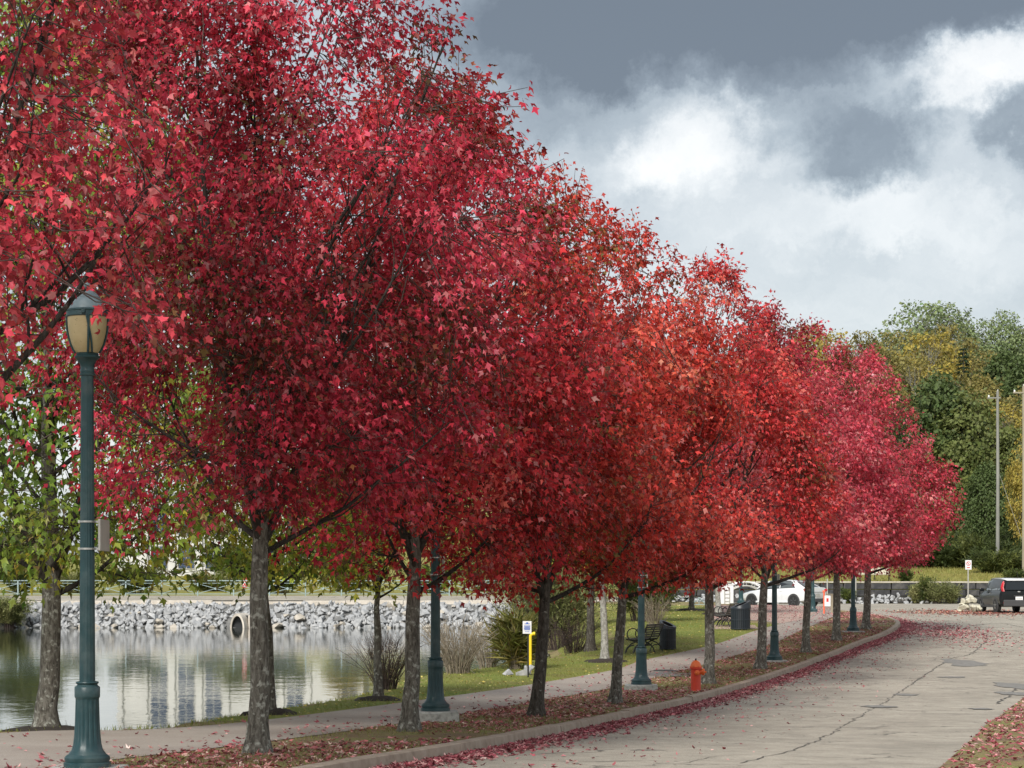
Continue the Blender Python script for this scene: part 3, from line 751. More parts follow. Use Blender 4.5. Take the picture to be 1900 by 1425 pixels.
    nodes += list(tp[int(nz * .6):]); nodes = np.array(nodes)
    # leaf clusters inside the crown
    gn = Noise3(rg, 12, clump * 1.5)
    C = np.zeros((0, 3))
    while len(C) < nclu:
        m = nclu * 3; t = rg.uniform(0, 1, m); t = t[rg.random(m) < prf(t) ** 1.7]; m = len(t)
        az = rg.uniform(0, 2 * PI, m); z = zb + (H - zb) * t; rho = rg.random(m) ** shell; rr = env(az, z) * rho
        ax = np.c_[np.interp(z, zt, tp[:, 0]), np.interp(z, zt, tp[:, 1])]
        P = np.c_[ax[:, 0] + rr * np.cos(az) * squash[0], ax[:, 1] + rr * np.sin(az) * squash[1], z - droop * rr * rr / max(R, .1) * .35]
        ok = (gn(P) + rg.normal(0, .3, m) > gap) & (rg.random(m) < np.interp(t, [0, .08, .22, .35], [low, .5 + .5 * low, .9, 1]))
        if keep is not None: ok &= keep(P)
        C = np.vstack([C, P[ok]])
    C = C[:nclu]
    if shoots:   # leggy leading shoots along the top of the crown
        az = rg.uniform(0, 2 * PI, shoots); z = zb + (H - zb) * (1 - .6 * rg.random(shoots) ** 1.3); rr = env(az, z) * .98
        S = np.c_[np.interp(z, zt, tp[:, 0]) + rr * np.cos(az), np.interp(z, zt, tp[:, 1]) + rr * np.sin(az), z + rg.uniform(.05, .55, shoots)]
        if keep is not None: S = S[keep(S)]
        shoots = len(S)
    kd = kdtree.KDTree(len(nodes))
    for i, p in enumerate(nodes): kd.insert(p, i)
    kd.balance()
    tw, LP, LT, LN, LC = [], [], [], [], []
    allc = np.vstack([C, S]) if shoots else C
    for ci, c in enumerate(allc):
        cand = kd.find_n(c, 5); co, _, dist = cand[int(rg.integers(len(cand)))] if cand[0][2] < .5 else cand[0]; b = np.array(co)
        if dist > 1.9: continue
        if dist > .8: b = c + (b - c) * (.8 / dist) + rg.normal(0, .12, 3); dist = .8
        mid = (b + c) / 2 + np.array([0, 0, -.06 * dist]) + rg.normal(0, .04 * dist, 3)
        if twig: tw.append((np.array([b, mid, c]), np.array([.0075, .0055, .003]) * twig))
        sh = ci >= len(C); m = max(2, int(per * rg.uniform(.6, 1.4) * (.8 if sh else 1)))
        u = rg.random(m) ** (.5 if not sh else 1); base = b + (c - b) * (.35 + .65 * u[:, None]) if dist > .25 else np.repeat(c[None], m, 0)
        g = rg.normal(0, 1, (m, 3)) * spread * np.array([1, 1, .75]) * (.45 if sh else 1)
        P = base + g
        out = norm(np.array([c[0] - tp[5, 0], c[1] - tp[5, 1], .25 * R]))
        LP.append(P); LT.append(norm(out * .42 + norm(g) * .45 + np.array([0, 0, -.55 - .5 * droop]) + rg.normal(0, .42, (m, 3))))
        LN.append(norm(np.array([0, 0, .55]) + out * .65 + rg.normal(0, .72, (m, 3)))); LC.append(np.full(m, ci))
    LP, LT, LN, LC = np.vstack(LP), np.vstack(LT), np.vstack(LN), np.concatenate(LC)
    sz = lsize * np.clip(rg.normal(1, .22, len(LP)), .5, 1.5)
    V, T, k = leaf_arrays(LP, LT, LN, sz, tpl)
    pn = Noise3(rg, 10, 1.15); pn2 = Noise3(rg, 8, 3.2)
    w = np.clip(.5 + .30 * pn(allc) + .18 * pn2(allc) + rg.normal(0, .12, len(allc)), 0, .999)
    stops = np.array([p[0] for p in palette]); cols = np.array([p[1] for p in palette])
    wl = np.clip(w[LC] + rg.normal(0, .09, len(LP)), 0, .999)
    col = np.stack([np.interp(wl, stops, cols[:, i]) for i in range(3)], -1) * np.exp(rg.normal(0, leafjit, (len(LP), 1))) * (1 + rg.normal(0, .06, (len(LP), 3)))
    if leafmat == 'leaf':   # random pale leaves: undersides, and pink highlights put into the leaf colour
        pale_glint = rg.random(len(LP)) < .11; lum = col[pale_glint].max(1, keepdims=True); col[pale_glint] = col[pale_glint] * .45 + lum * np.array([.66, .36, .34]) * .6
    crown = raw_mesh('crown', V, T, leafmat, root, tint=np.repeat(np.clip(col, .003, .9), k, axis=0)); crown['kind'] = 'stuff'
    tv, tt = tubes_arrays(br[:1], lambda r: 14); raw_mesh('trunk', tv, tt, bark, root, smooth=True)
    tv, tt = tubes_arrays(br[1:], lambda r: 8 if r > .04 else 5 if r > .015 else 3); raw_mesh('branches', tv, tt, 'bark_branch' if bark != 'bark_pale' else bark, root, smooth=True)
    if tw:
        tv, tt = tubes_arrays(tw, lambda r: 3); o = raw_mesh('twigs', tv, tt, 'twig', root, smooth=True); o['kind'] = 'stuff'
    return root
OLIVE, BROWN = (0.150, 0.100, 0.040), (0.220, 0.047, 0.034)
CRIM = [(0, OLIVE), (.16, BROWN), (.30, (0.330, 0.029, 0.043)), (.55, (0.500, 0.035, 0.066)), (.8, (0.640, 0.061, 0.102)), (1, (0.720, 0.137, 0.170))]
CRIM2 = [(0, OLIVE), (.12, (.25, .050, .035)), (.28, (.40, .042, .055)), (.55, (.58, .060, .088)), (.8, (.72, .12, .14)), (1, (.78, .26, .25))]
CORAL = [(0, (0.200, 0.140, 0.045)), (.12, (0.330, 0.061, 0.030)), (.28, (0.500, 0.047, 0.038)), (.55, (0.660, 0.068, 0.055)), (.8, (0.760, 0.122, 0.076)), (1, (0.800, 0.216, 0.136))]
MIXR = [(0, OLIVE), (.14, (0.270, 0.043, 0.030)), (.3, (0.430, 0.035, 0.038)), (.55, (0.600, 0.047, 0.064)), (.8, (0.710, 0.086, 0.076)), (1, (0.780, 0.187, 0.145))]
SCAR = [(0, (0.180, 0.120, 0.040)), (.12, (0.300, 0.050, 0.030)), (.28, (0.470, 0.040, 0.038)), (.55, (0.640, 0.054, 0.060)), (.8, (0.740, 0.101, 0.085)), (1, (0.800, 0.202, 0.145))]
PINK = [(0, (.17, .10, .045)), (.10, (.29, .05, .04)), (.25, (.45, .045, .065)), (.55, (.62, .070, .11)), (.8, (.74, .13, .17)), (1, (.80, .28, .28))]
GREENY = [(0, (.10, .17, .035)), (.35, (.20, .30, .05)), (.65, (.30, .36, .06)), (.85, (.42, .40, .06)), (1, (.62, .50, .06))]
YGREEN = [(0, (.10, .16, .03)), (.35, (.22, .31, .05)), (.65, (.36, .42, .06)), (1, (.66, .56, .07))]
ORANGY = [(0, (.16, .14, .03)), (.35, (.40, .20, .03)), (.65, (.55, .20, .04)), (1, (.60, .34, .05))]
def base_of(px, py):
    g = ground(px, py); return (g[0], g[1], float(Zr(g[1])))
GR = 'red maples along the kerb'
# the tree that reaches in from the left, nearest the camera
def keep0(P):
    X, Y, Z = P[:, 0] - 4.95, P[:, 1] + 17.3, P[:, 2] + .92
    px, py = 950 + F * X / Y, HOR - F * (Z - CAMZ) / Y
    lamp = (px > 85) & (px < 250) & (py > 440) & (py < 715)
    return (P[:, 0] > .1) & (px < 345) & (py < 760 - .3 * np.maximum(px, 0)) & ~lamp
make_tree('maple_tree', (-4.95, 17.3, .92), 9.6, 2.9, 2.9, .13, CRIM2, 101, 'bright red maple nearest the camera, only its branches reaching in at upper left', 'tree', GR, LEAF0, 520, 22, .075,
          shoots=10, gap=-.1, keep=keep0, spread=.15, shell=.6)
make_tree('maple_tree', base_of(478, 1399), 10.1, 2.3, 2.6, .108, CRIM, 102, 'largest deep crimson maple, its crown filling the left half of the photo', 'tree', GR, LEAF1, 1750, 31, .08, lean=(.012, 0), gap=.10, shell=.5, shoots=110, spread=.15, clump=1.2)
make_tree('maple_tree', base_of(760, 1357), 8.9, 2.0, 2.65, .112, MIXR, 103, 'crimson maple with forked trunk beside the second lamp post', 'tree', GR, LEAF1, 1400, 24, .098, lean=(.01, 0), fork=2, gap=.10, shoots=120, spread=.15, clump=1.15)
make_tree('maple_tree', base_of(995, 1329), 8.5, 1.95, 2.5, .105, CORAL, 104, 'scarlet maple with dark split-barked trunk in front of the yellow marker', 'tree', GR, LEAF1, 1350, 24, .098, lean=(.065, 0), bark='bark_dark', gap=.05, shoots=120, spread=.15, clump=1.1)
make_tree('maple_tree', base_of(1141, 1306), 8.7, 2.1, 2.5, .10, CORAL, 105, 'coral red maple with leaning grey trunk left of the third lamp post', 'tree', GR, LEAF1, 1300, 24, .10, lean=(.075, 0), gap=.05, shoots=120, spread=.15, prof=PROF_DOME, clump=1.1)
make_tree('maple_tree', base_of(1314, 1269), 9.4, 2.3, 2.8, .12, SCAR, 106, 'orange red maple standing right behind the fire hydrant', 'tree', GR, LEAF1, 1500, 22, .107, lean=(.04, 0), gap=.02, prof=PROF_DOME, clump=.95, shoots=110)
make_tree('maple_tree', base_of(1411, 1241), 9.2, 2.3, 2.7, .125, CRIM2, 107, 'crimson maple with leaning trunk just left of the fourth lamp post', 'tree', GR, LEAF1, 1450, 22, .11, lean=(.07, 0), twig=False, gap=.0, prof=PROF_DOME, clump=.9, shoots=110, low=.4)
make_tree('maple_tree', base_of(1495, 1211), 9.5, 2.25, 2.7, .115, PINK, 108, 'pinkish red maple, third from the far end of the row', 'tree', GR, LEAF1, 1400, 22, .114, lean=(.02, 0), twig=False, gap=.0, prof=PROF_DOME, clump=.9, shoots=100, low=.4)
make_tree('maple_tree', base_of(1552, 1189), 9.2, 2.25, 2.6, .125, CRIM2, 109, 'deep pink maple between the wooden notice stand and the fifth lamp post', 'tree', GR, LEAF1, 1350, 22, .116, lean=(.0, 0), twig=False, gap=.0, prof=PROF_DOME, clump=.9, shoots=100, low=.4)
make_tree('maple_tree', base_of(1607, 1168), 9.7, 2.1, 3.1, .135, PINK, 110, 'last pinkish red maple at the kerb tip, rightmost of the row', 'tree', GR, LEAF1, 1600, 22, .116, lean=(.0, 0), twig=False, gap=.0, prof=PROF_DOME, clump=.9, shoots=120, low=.4)

# ------------------------------------------------------------------ green and yellow maples on the pond side
GG = 'green and yellow trees on the pond side'
def mulch(root, r, seed):
    rg = np.random.default_rng(seed); n = 18; a = np.arange(n) / n * 2 * PI; v = []
    for f, z in ((1, .012), (.7, .05), (.35, .085)):
        for t in a: rr = r * f * (1 + .14 * rg.normal()); v.append((rr * math.cos(t), rr * math.sin(t), z + .012 * rg.normal() - (.05 if f == 1 else 0)))
    v.append((0, 0, .1)); fc = []
    for k in range(2): fc += [(k * n + j, k * n + (j + 1) % n, (k + 1) * n + (j + 1) % n, (k + 1) * n + j) for j in range(n)]
    fc += [(2 * n + j, 2 * n + (j + 1) % n, 3 * n) for j in range(n)]
    MB().add(v, fc).build('mulch_ring', 'mulch', root, smooth='full')
def on_left(px, py, Y=None):
    g = ground(px, py); 
    if Y is not None: g = np.array([(px - 950) / F * Y, Y])
    return (g[0], g[1], float(z_left(g[None])[0]))
t = make_tree('shore_maple', on_left(86, 1354), 11.2, 2.0, 3.3, .145, GREENY, 201, 'green maple with thick rough trunk standing left of the nearest lamp post', 'tree', GG, LEAF1, 1900, 14, .125, gap=-.1, lean=(-.012, 0), spread=.2, bark='bark', droop=.7); mulch(t, .75, 1)
t = make_tree('shore_maple', on_left(503, 1326), 6.8, 2.15, 2.1, .07, YGREEN, 202, 'slender yellow green tree right behind the big crimson maple trunk', 'tree', GG, LEAF1, 560, 12, .115, gap=.1, droop=.7); mulch(t, .5, 2)
t = make_tree('shore_maple', on_left(702, 1300), 6.0, 2.1, 1.9, .085, YGREEN, 203, 'slender yellow green tree between the bare shrub and the forked maple', 'tree', GG, LEAF1, 650, 12, .13, gap=-.1); mulch(t, .55, 3)
t = make_tree('shore_maple', on_left(1122, 1228), 7.4, 2.6, 2.1, .105, ORANGY, 204, 'pale barked orange leaved tree in a mulch ring left of the bench', 'tree', GG, LEAF1, 800, 12, .14, bark='bark_pale'); mulch(t, .7, 4)
t = make_tree('shore_maple', on_left(1096, 1212, 66), 6.5, 2.4, 2.3, .13, YGREEN, 205, 'short dark trunked tree among the shrubs behind the pale barked one', 'tree', GG, LEAF1, 700, 12, .15, bark='bark_dark')
t = make_tree('shore_maple', on_left(1283, 1133), 6.0, 2.3, 2.2, .12, GREENY, 206, 'small grey tree in a mulch ring at the top of the lawn', 'tree', GG, LEAF2, 500, 12, .2); mulch(t, 1.0, 6)
t = make_tree('shore_maple', on_left(1333, 1140), 6.6, 2.5, 2.2, .12, ORANGY, 207, 'pale trunked tree in mulch between the lawn and the brick plaza', 'tree', GG, LEAF2, 500, 12, .2, bark='bark_pale'); mulch(t, 1.0, 7)

# ------------------------------------------------------------------ lamp posts
def make_lamp():
    root = empty('street_lamp')
    fl = [(.213, 0), (.213, .035), (.198, .045), (.205, .06), (.205, .085), (.186, .105), (.17, .112), (.163, .125), (.142, .15), (.128, .20, .05), (.119, .28, .07), (.112, .40, .07), (.106, .60, .07), (.106, .615), (.113, .625), (.115, .635), (.115, .715), (.11, .722), (.097, .73), (.09, .742), (.10, .748), (.104, .757), (.10, .766), (.074, .772)]
    MB().lathe(fl, 60, 15).build('base', 'teal', root, smooth=True)
    MB().lathe([(.0715, .765), (.0715, .80, .06), (.066, 2.0, .06), (.057, 3.50, .06), (.057, 3.53)], 60, 15).build('shaft', 'teal', root, smooth=True)
    MB().lathe([(.057, 3.525), (.068, 3.53), (.070, 3.545), (.062, 3.552), (.066, 3.565), (.064, 3.58), (.060, 3.60), (.068, 3.635), (.09, 3.67), (.115, 3.688), (.118, 3.70), (.10, 3.708)], 32).build('capital', 'teal', root, smooth=True)
    lan = MB().lathe([(.10, 3.708), (.104, 3.72), (.09, 3.735), (.06, 3.74)], 32).build('lantern', 'teal', root, smooth=True)
    gp = [(.098, 3.732), (.118, 3.76), (.140, 3.81), (.158, 3.87), (.170, 3.93), (.176, 3.99), (.178, 4.06), (.17, 4.07)]
    MB().lathe(gp, 32).build('globe', 'globe', lan, smooth=True)
    for a in (4, 104, 184, 284):
        ca, sa = math.cos(rad(a)), math.sin(rad(a))
        MB().tube([((r + .010) * ca, (r + .010) * sa, z) for r, z in gp[:-1]], .0105, 6).build('rib', 'teal', lan, smooth=True)
    # second strut crossing the front at a slant
    MB().tube([((r + .008) * math.cos(rad(278 + k * 4.5)), (r + .008) * math.sin(rad(278 + k * 4.5)), z) for k, (r, z) in enumerate(gp[:-1][::-1])], .009, 6).build('strut', 'teal', lan, smooth=True)
    MB().lathe([(.185, 4.055), (.19, 4.06), (.19, 4.10), (.197, 4.105), (.197, 4.118), (.185, 4.124), (.15, 4.126)], 32).build('band', 'teal', lan, smooth=True)
    MB().lathe([(.166, 4.122), (.162, 4.14), (.148, 4.18), (.128, 4.215), (.118, 4.225), (.118, 4.236), (.108, 4.243), (.085, 4.27), (.05, 4.292), (.028, 4.298), (.02, 4.305), (.018, 4.32), (.03, 4.33), (.033, 4.343), (.026, 4.358), (.008, 4.366), (.004, 4.37)], 32).build('cap', 'teal_cap', lan, smooth=True)
    for a in (30, 150, 270):
        MB().box((.192 * math.cos(rad(a)), .192 * math.sin(rad(a)), 4.09), (.03, .03, .03)).build('boss', 'teal', lan)
    for z in (1.965, 2.21):
        r = .066
        MB().lathe([(r + .001, z - .009), (r + .006, z - .008), (r + .006, z + .008), (r + .001, z + .009)], 24).build('band_clamp', 'steel', root, smooth=True)
        MB().box((-.072, -.012, z), (.02, .02, .026)).build('clamp_screw', 'steel', root)
    sp = MB().box((.122, .16, 2.09), (.022, .46, .285)).build('sign_plate', 'signback', root, bevel=.004)
    MB().box((.09, .03, 2.21), (.06, .03, .02)).build('bracket', 'steel', sp); MB().box((.09, .03, 1.965), (.06, .03, .02)).build('bracket', 'steel', sp)
    rg = np.random.default_rng(9); mb = MB(); n = 10; v = []
    ring = []
    for k in range(n):
        for t in range(4): pass
    q = [(-1, -1), (0, -1), (1, -1), (1, 0), (1, 1), (0, 1), (-1, 1), (-1, 0)]
    for z, s in ((-.22, 1.02), (-.13, 1.03), (-.03, 1.0), (-.004, .95)):
        for x, y in q: v.append((x * .33 * s + rg.normal(0, .012), y * .30 * s + rg.normal(0, .012), z))
    v.append((0, 0, -.002)); fc = []
    for k in range(3): fc += [(k * 8 + j, k * 8 + (j + 1) % 8, (k + 1) * 8 + (j + 1) % 8, (k + 1) * 8 + j) for j in range(8)]
    fc += [(24 + j, 24 + (j + 1) % 8, 32) for j in range(8)]
    MB().add(v, fc).build('plinth', 'granite', root)
    return root
lamp0 = make_lamp(); GL = 'teal street lamps'
lamp_spots = [((162, 1428), None, .03, 'nearest teal lamp post with its lit-cream globe showing, left of the big maple'), ((808, 1338), None, .16, 'teal lamp post on a granite block beside the forked maple'),
              ((1190, 1280), None, .12, 'teal lamp post on a granite block in front of the bench'), ((1437, 1228), None, .05, 'teal lamp post close right of a leaning maple, beyond the hydrant'),
              ((1583, 1173), None, .05, 'teal lamp post on low pale footing between the two farthest kerb maples'),
              ((1508, 1136), None, .02, 'teal lamp post in front of the rear of the white car'), ((1375, 1119), 118, .35, 'far teal lamp post on a pale block behind the slatted bin'),
              ((935, 1105), 141, .1, 'distant teal lamp post rising above the pond railing')]
lamp_spots[0] = (lamp_spots[0][0], None, .03, 'nearest teal lamp post with cream globe, left of the big maple')
for i, ((px, py), Y, up, lb) in enumerate(lamp_spots):
    o = lamp0 if i == 0 else copy_tree(lamp0)
    if Y is None:
        g = ground(px, py); z = float(Zr(g[1])) + up
    else:
        g = at(px, py, Y)[:2]; z = at(px, py, Y).z
    o.location = (g[0], g[1], z); o.scale = (1.04, 1.04, 1.05); o.rotation_euler.z = rad([0, 4, -3, 2, 5, -4, 3, 0][i]); tag(o, lb, 'street lamp', GL)

# ------------------------------------------------------------------ fire hydrant
g = ground(1291, 1282); hyd = empty('fire_hydrant', (g[0], g[1], float(Zr(g[1])) - .01), rad(12), 'red orange fire hydrant on the leafy verge', 'fire hydrant')
MB().lathe([(.115, -.05), (.115, .02), (.108, .03), (.105, .05), (.105, .47), (.112, .475), (.128, .48), (.128, .51), (.112, .515), (.11, .52)], 28).build('barrel', 'orange', hyd, smooth=True)
bn = MB().lathe([(.122, .515), (.122, .535), (.112, .55), (.102, .585), (.08, .62), (.05, .64), (.03, .645), (.028, .655)], 28).build('bonnet', 'orange_cap', hyd, smooth=True)
MB().lathe([(.02, .65), (.02, .69), (.015, .695)], 5).build('operating_nut', 'iron', bn)
def nozzle(a, r, l, z, name='nozzle'):
    R_ = rotz(a) @ roty(PI / 2); mb = MB().lathe([(r * .8, .08), (r * .8, .13), (r, .132), (r * 1.1, .14), (r * 1.1, .14 + l), (r * .8, .15 + l), (r * .35, .152 + l), (r * .35, .18 + l)], 18)
    mb.v = [v @ R_.T + np.array([0, 0, z]) for v in mb.v]; mb.build(name, 'orange_cap', hyd, smooth=True)
nozzle(-PI / 2 - .1, .048, .035, .40); nozzle(-.35, .065, .04, .41); nozzle(PI / 2, .048, .035, .40)
for k in range(8):
    a = k * PI / 4 + .2; MB().lathe([(.011, .512), (.011, .526), (.005, .53)], 6, c=(.121 * math.cos(a), .121 * math.sin(a), 0)).build('bolt', 'orange', hyd)

# ------------------------------------------------------------------ benches and bins
def make_bench(slat_mat='slat'):
    root = empty('park_bench')          # seat faces +y, long axis x
    L_ = 1.75
    for x in (-L_ / 2, 0, L_ / 2):
        mb = MB()
        arc = lambda cx, cz, r, a0, a1, n=14: [(x, cx + r * math.cos(t), cz + r * math.sin(t)) for t in np.linspace(a0, a1, n)]
        mb.tube(arc(.22, .56, .17, -PI * .5, PI * 1.15), .017, 6)       # arm loop
        mb.tube(arc(.20, .02, .22, PI * .02, PI * .52), .018, 6); mb.tube(arc(.52, .02, .22, PI * .98, PI * .5), .018, 6) if False else None
        mb.tube([(x, .46, .0), (x, .40, .16), (x, .27, .28), (x, .12, .35), (x, .0, .40)], .018, 6)
        mb.tube([(x, -.20, .0), (x, -.14, .16), (x, -.02, .28), (x, .16, .35), (x, .34, .40)], .018, 6)
        mb.tube([(x, .42, .41), (x, .2, .385), (x, -.02, .385), (x, -.09, .5), (x, -.16, .66), (x, -.22, .84)], .017, 6)
        mb.tube([(x, .20, .0), (x, .16, .14), (x, .06, .22), (x, -.06, .22), (x, -.12, .30)], .014, 6)
        mb.build('iron_frame', 'iron', root, smooth=True)
    for k in range(6): MB().box((0, .02 + k * .076, .405 + .006 * abs(k - 2)), (L_ + .12, .06, .022)).build('seat_slat', slat_mat, root, bevel=.004)
    for k in range(6):
        z = .48 + k * .068; MB().box((0, -.065 - k * .029, z), (L_ + .12, .02, .056), rotx(rad(22))).build('back_slat', slat_mat, root, bevel=.004)
    return root
bench0 = make_bench(); b1 = ground(1203, 1212)
th = math.atan2(*(ground(1330, 1195) - ground(1200, 1224))[::-1])
bench0.location = (b1[0], b1[1], float(z_left(b1[None])[0]) + .01); bench0.rotation_euler.z = th
tag(bench0, 'dark slatted bench with curled iron legs behind the third lamp post', 'bench', 'benches by the path')
bench2 = copy_tree(bench0); g = ground(1362, 1164); bench2.location = (g[0] - .1, g[1] + .9, float(z_left(g[None])[0]) + .02); bench2.rotation_euler.z = th + .05
tag(bench2, 'dark bench mostly hidden behind the hooded slatted bin', 'bench', 'benches by the path')
bench3 = make_bench('slat_pale'); p = at(1622, 1081, 137); bench3.location = (p.x, 137, float(z_base(np.array(p.x), np.array(137.)))); bench3.rotation_euler.z = PI; bench3.scale = (1.02, 1.02, 1.02)
tag(bench3, 'pale cream slatted bench on the grass above the stone wall', 'bench', 'benches by the path')
def make_bin():
    root = empty('litter_bin'); r = .30
    MB().lathe([(r - .04, .04), (r - .04, .74)], 28).build('liner', 'bin', root, smooth=True)
    for k in range(30):
        a = k * 2 * PI / 30; MB().box((r * math.cos(a), r * math.sin(a), .40), (.012, .036, .72), rotz(a)).build('slat', 'bin', root)
    for z in (.05, .36, .74):
        MB().lathe([(r + .008, z - .02), (r + .018, z - .018), (r + .018, z + .018), (r + .008, z + .02)], 32).build('hoop', 'bin', root, smooth=True)
    n = 28; v = []; a = np.arange(n) / n * 2 * PI
    for t in a: v.append(((r + .03) * math.cos(t), (r + .03) * math.sin(t), .765))
    for t in a: v.append(((r + .01) * math.cos(t), (r + .01) * math.sin(t), .80 + .24 * max(0, .5 + .5 * math.cos(t)) ** 1.2))
    for t in a: v.append(((r - .10) * math.cos(t), (r - .10) * math.sin(t), .82 + .18 * max(0, .5 + .5 * math.cos(t)) ** 1.2))
    f = [(k * n + j, k * n + (j + 1) % n, (k + 1) * n + (j + 1) % n, (k + 1) * n + j) for k in range(2) for j in range(n)]
    MB().add(v, f).build('hood', 'bin', root, smooth=True)
    return root
bin0 = make_bin(); g = ground(1374, 1169); bin0.location = (g[0], g[1], float(z_left(g[None])[0]) + .0); bin0.rotation_euler.z = .2; bin0.scale = (1.12, 1.12, 1.0)
tag(bin0, 'black slatted litter bin with slanted hood standing on the lawn edge', 'litter bin', 'slatted litter bins')
bin1 = copy_tree(bin0); g = ground(1239, 1206); bin1.location = (g[0], g[1], float(z_left(g[None])[0])); bin1.rotation_euler.z = 2.5; bin1.scale = (.8, .8, .86)
tag(bin1, 'black slatted litter bin at the far end of the bench', 'litter bin', 'slatted litter bins')

# ------------------------------------------------------------------ signs and markers
g = on_left(980, 1254, 53); sg = empty('notice_sign', g, rad(8), 'small white notice with blue print on a dark stake by the pond', 'sign')
MB().box((0, 0, .50), (.035, .035, 1.05)).build('stake', 'iron', sg)
pn = MB().box((-.03, -.03, 1.20), (.21, .012, .30)).build('panel', 'white', sg, bevel=.003)
MB().box((-.03, -.0375, 1.285), (.13, .003, .018)).build('print_line', 'blue', pn); MB().box((-.03, -.0375, 1.31), (.05, .003, .025)).build('print_mark', 'blue', pn)
for k in range(4): MB().box((-.03, -.0375, 1.235 - k * .03), (.15 - .012 * (k % 2), .003, .021)).build('print_line', 'blue', pn)
MB().box((-.03, -.0375, 1.10), (.11, .003, .01)).build('print_line', 'blue', pn)
g = on_left(984, 1240, 55.5); ym = empty('marker_post', g, 0, 'bright yellow pipe marker with bent top beside the dark split maple trunk', 'marker post')
MB().tube([(0, 0, -.1), (0, 0, .86), (.005, 0, .92), (.04, 0, .96), (.09, 0, .97)], .04, 10).build('pipe', 'yellow', ym, smooth=True)
MB().tube([(.07, 0, .97), (.12, 0, .972)], .048, 10).build('cap', 'yellow', ym, smooth=True)
# wooden stand with white panel and orange post near the white car
g = ground(1541, 1139); ns = empty('notice_stand', (g[0], g[1], float(Zr(g[1]))), rad(-20), 'low wooden stand with white panel and orange post before the white car', 'notice stand')
MB().box((.10, 0, .40), (.16, .14, .86)).build('post', 'wood', ns, bevel=.01); MB().box((.34, .1, .36), (.13, .13, .74)).build('post', 'wood', ns, bevel=.01)
MB().box((.12, 0, .845), (.62, .18, .05)).build('top_rail', 'wood', ns, bevel=.008)
MB().box((-.11, -.09, .56), (.26, .02, .46)).build('panel', 'white', ns, bevel=.004)
MB().box((-.11, -.103, .60), (.10, .004, .16)).build('print_mark', 'red', ns)
MB().box((-.27, -.06, .45), (.07, .07, 1.0)).build('orange_post', 'orange_post', ns, bevel=.01)
MB().box((-.27, -.06, .97), (.12, .10, .09)).build('post_cap', 'orange_post', ns, bevel=.01)
# parking sign on the boulder heap
rp = at(1796, 1131, 104); rp.z = float(Zr(104)) - .12
pile = empty('boulder_heap', rp, 0, 'heap of cream boulders holding the signpost beside the black car', 'boulders'); rg = np.random.default_rng(21)
for (x, y, z, s) in [(-.25, -.2, .2, .6), (.18, -.3, .18, .55), (.40, .1, .2, .6), (-.1, .2, .25, .7), (.02, -.05, .52, .55), (.3, .15, .55, .5), (-.2, .1, .5, .45), (.1, .2, .7, .4), (-.38, .0, .15, .4), (.52, -.2, .14, .35)]:
    put_stone(pile, (x, y, z), s, big_me[rg.integers(5)], rg)
ps = empty('parking_sign', (rp.x + .02, rp.y + .05, rp.z + .6), rad(5), 'small white sign with red mark on a thin grey pole above the boulders', 'sign')
MB().tube([(0, 0, -.3), (0, 0, 1.85)], .03, 8).build('pole', 'signback', ps, smooth=True)
pn = MB().box((.0, -.04, 1.62), (.30, .012, .44)).build('panel', 'white', ps, bevel=.005)
a = np.linspace(0, 2 * PI, 25); MB().tube([(.09 * math.cos(t), -.048, 1.68 + .09 * math.sin(t)) for t in a], .013, 4).build('red_ring', 'red', pn)
MB().box((0, -.049, 1.68), (.17, .004, .02), roty(rad(45))).build('red_bar', 'red', pn); MB().box((0, -.049, 1.49), (.16, .004, .04)).build('print_line', 'red', pn)
MB().box((-.015, -.048, 1.68), (.02, .003, .10)).build('letter_stroke', 'iron', pn)
for i, (px, py, h_) in enumerate(((1535, 1118, 1.35), (1588, 1112, 1.7))):
    p = at(px, py, 126 if i == 0 else 132.5); o = empty('marker_post', p, 0, ('pale thin post rising behind the rear of the white car', 'pale thin post left of the far cream bench')[i], 'marker post')
    MB().tube([(0, 0, -.2), (0, 0, h_)], .035, 8).build('pole', 'signback', o, smooth=True)

# ------------------------------------------------------------------ retaining wall with stones at its foot
rg = np.random.default_rng(31)
wall = empty('retaining_wall', (0, 0, 0), 0, 'long low wall of dark stone blocks below the far grass slope', 'wall')
for row in range(3):
    x = 9.0 + row * .45
    while x < 48:
        l = rg.uniform(.8, 1.7); h_ = .40
        MB().box((x + l / 2, 133.35 + .04 * rg.normal() + row * .04, 1.50 + row * .41 + h_ / 2), (l - .04, .6, h_ - .03), rotz(rg.normal(0, .02)), taper=.97).build('stone_block', 'wallstone', wall, bevel=.03); x += l
x = 8.8
while x < 48:
    l = rg.uniform(1.5, 2.4); MB().box((x + l / 2, 133.45, 2.76), (l - .02, .66, .07)).build('coping_slab', 'conc', wall, bevel=.01); x += l
foot = empty('stone_verge'); tag(foot, kind='structure')
for k in range(330):
    x = rg.uniform(9.5, 27.5) if k < 270 else rg.uniform(27.5, 45); t = rg.random()
    if 25.2 < x < 29.3: continue
    put_stone(foot, (x, 131.0 + 1.9 * t, 1.45 + .5 * t + rg.normal(0, .05)), rg.uniform(.24, .44), stone_me[rg.integers(10)], rg)

